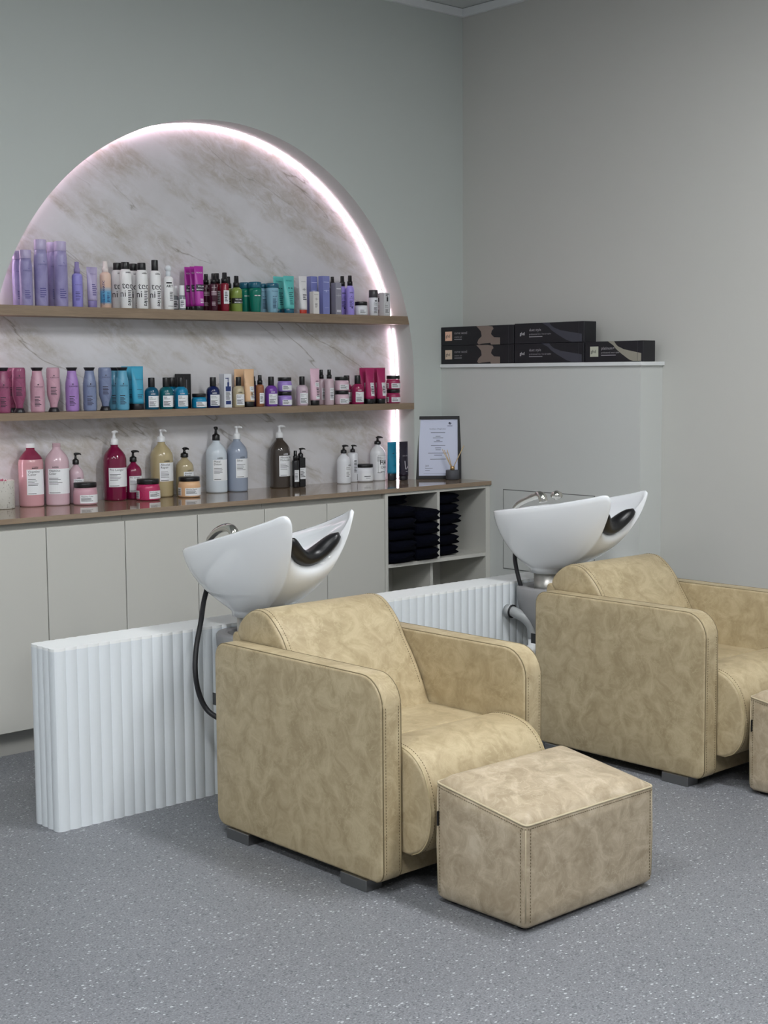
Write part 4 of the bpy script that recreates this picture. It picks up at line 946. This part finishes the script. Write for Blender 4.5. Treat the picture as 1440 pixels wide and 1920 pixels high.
# ---------------- boxes on the ledge
GD = 'black hair tool boxes on the ledge'
BXM = mat('#15151b', .42)
def toolbox(y0, y1, z0, z1, label, title, sub, badge, ribbon, dark=False):
    """long black carton; the printed face looks away from the wall towards -x"""
    x0, x1 = -.158, -.072; L = y0-y1; h = z1-z0
    t = thing('product_box', label, 'box', (x0, y0, z0), group=GD)
    obj('carton', rbox(0, x1-x0, -L, 0, 0, h, .0015, 1), BXM, t)
    fn = lambda u, v: (-.0006, -u, v)
    fn2 = lambda u, v: (-.0011, -u, v)
    if badge: 
        bd = obj('badge', lettering([('b', .030, .078, h*.26, h*.26+.046)], fn), mat(badge, .3), t); obj('lettering', lettering([('t', 'ghd', .035, h*.26+.017, .021)], fn2), INK, bd)
    else: obj('lettering', lettering([('t', 'ghd', .035, h*.42, .021)], fn), INKW, t)
    obj('title', lettering([('t', title, .094, h*.60, .019), ('t', sub, .094, h*.42, .0105), ('b', .094, .094+.052*(1.6 if dark or len(title) < 10 else 1), h*.31, h*.345)], fn), mat('#9a979c', .5), t)
    rm = mat('#7d7068', .4) if ribbon == 'wave' else (mat('#3d3e48', .35) if dark else mat('#8f8c80', .4))
    if ribbon == 'wave':
        pts = [(.245, h), (.262, h*.86), (.278, h*.70), (.282, h*.45), (.262, h*.30), (.252, h*.12), (.262, h*.02), (.285, h*.06), (.34, h*.10), (.345, h*.0), (.405, h*.0), (.405, h*.36), (.365, h*.38), (.345, h*.55), (.350, h*.72), (.362, h*.82), (.355, h*.95), (.335, h*.97), (.325, h)]
        q = [('p', [pts[0], pts[1], pts[17], pts[18]]), ('p', [pts[1], pts[2], pts[14], pts[15], pts[16], pts[17]]), ('p', [pts[2], pts[3], pts[13], pts[14]]), ('p', [pts[3], pts[4], pts[12], pts[13]]), ('p', [pts[4], pts[5], pts[6], pts[7], pts[8], pts[11], pts[12]]), ('p', [pts[8], pts[9], pts[10], pts[11]])]
    else:
        L0 = L*.40; P = lambda a, b_: (L0+(L-L0)*a, h*b_)
        q = [('p', [P(0, 1), P(.16, .80), P(.24, .62), P(.30, .74), P(.24, .84), P(.18, 1)]), ('p', [P(.24, .62), P(.40, .38), P(.60, .12), P(.72, .03), P(.95, .03), P(.95, .40), P(.70, .50), P(.46, .60), P(.30, .74)])]
    obj('ribbon_print', lettering(q, fn), rm, t)
    obj('end_seam', rbox(-.0008, 0, -L+.03, -L+.0315, 0, h, 0), mat('#3a3a40', .4), t)
    return t
zt = 1.4692
toolbox(-.002, -.494, zt+.0915, zt+.1835, 'black curling tool box with a bronze wave, upper left of the stack', 'curve wand', 'creative curl', '#e3b9a0', 'wave')
toolbox(-.002, -.494, zt, zt+.091, 'black curling tool box with a bronze wave, lower left of the stack', 'curve wand', 'creative curl', '#cdb9a4', 'wave')
toolbox(-.500, -.928, zt+.0915, zt+.1865, 'black styler box with a dark grey swirl, top middle of the stack', 'duet style', 'professional 2-in-1 hot air styler', None, 'swirl', True)
toolbox(-.500, -.928, zt, zt+.091, 'black styler box with a dark grey swirl, lower middle of the stack', 'duet style', 'professional 2-in-1 hot air styler', None, 'swirl', True)
toolbox(-.934, -1.262, zt, zt+.092, 'black styler box with a pale grey swirl, alone at the right end of the ledge', 'platinum+', 'professional smart styler', '#b5b8a8', 'swirl')

GAIN = 1.0
# ================================================================== LIGHT
lampspots = [(-1.9, -3.1), (-4.3, -3.1), (-1.9, -5.6), (-4.3, -5.6), (-6.6, -3.1)]
for i, (x, y) in enumerate(lampspots):
    t = thing('ceiling_light', 'long white ceiling light fitting above the salon floor', 'light fitting', (x, y, H-.001), group='ceiling lights')
    obj('lamp_housing', rbox(-.17, .17, -.62, .62, -.05, 0, .004), WHITE, t)
    obj('diffuser', rbox(-.15, .15, -.60, .60, -.056, -.0505, 0), TUBE, t)
w = bpy.data.worlds.new('world'); sc.world = w; w.use_nodes = True
nt = w.node_tree; bg = nt.nodes['Background']
bg.inputs[0].default_value = (.92, .96, 1.0, 1); bg.inputs[1].default_value = .2
sc.view_settings.view_transform = 'Standard'; sc.view_settings.look = 'None'; sc.view_settings.gamma = 1; sc.view_settings.use_curve_mapping = False
sc.view_settings.exposure = 0.97
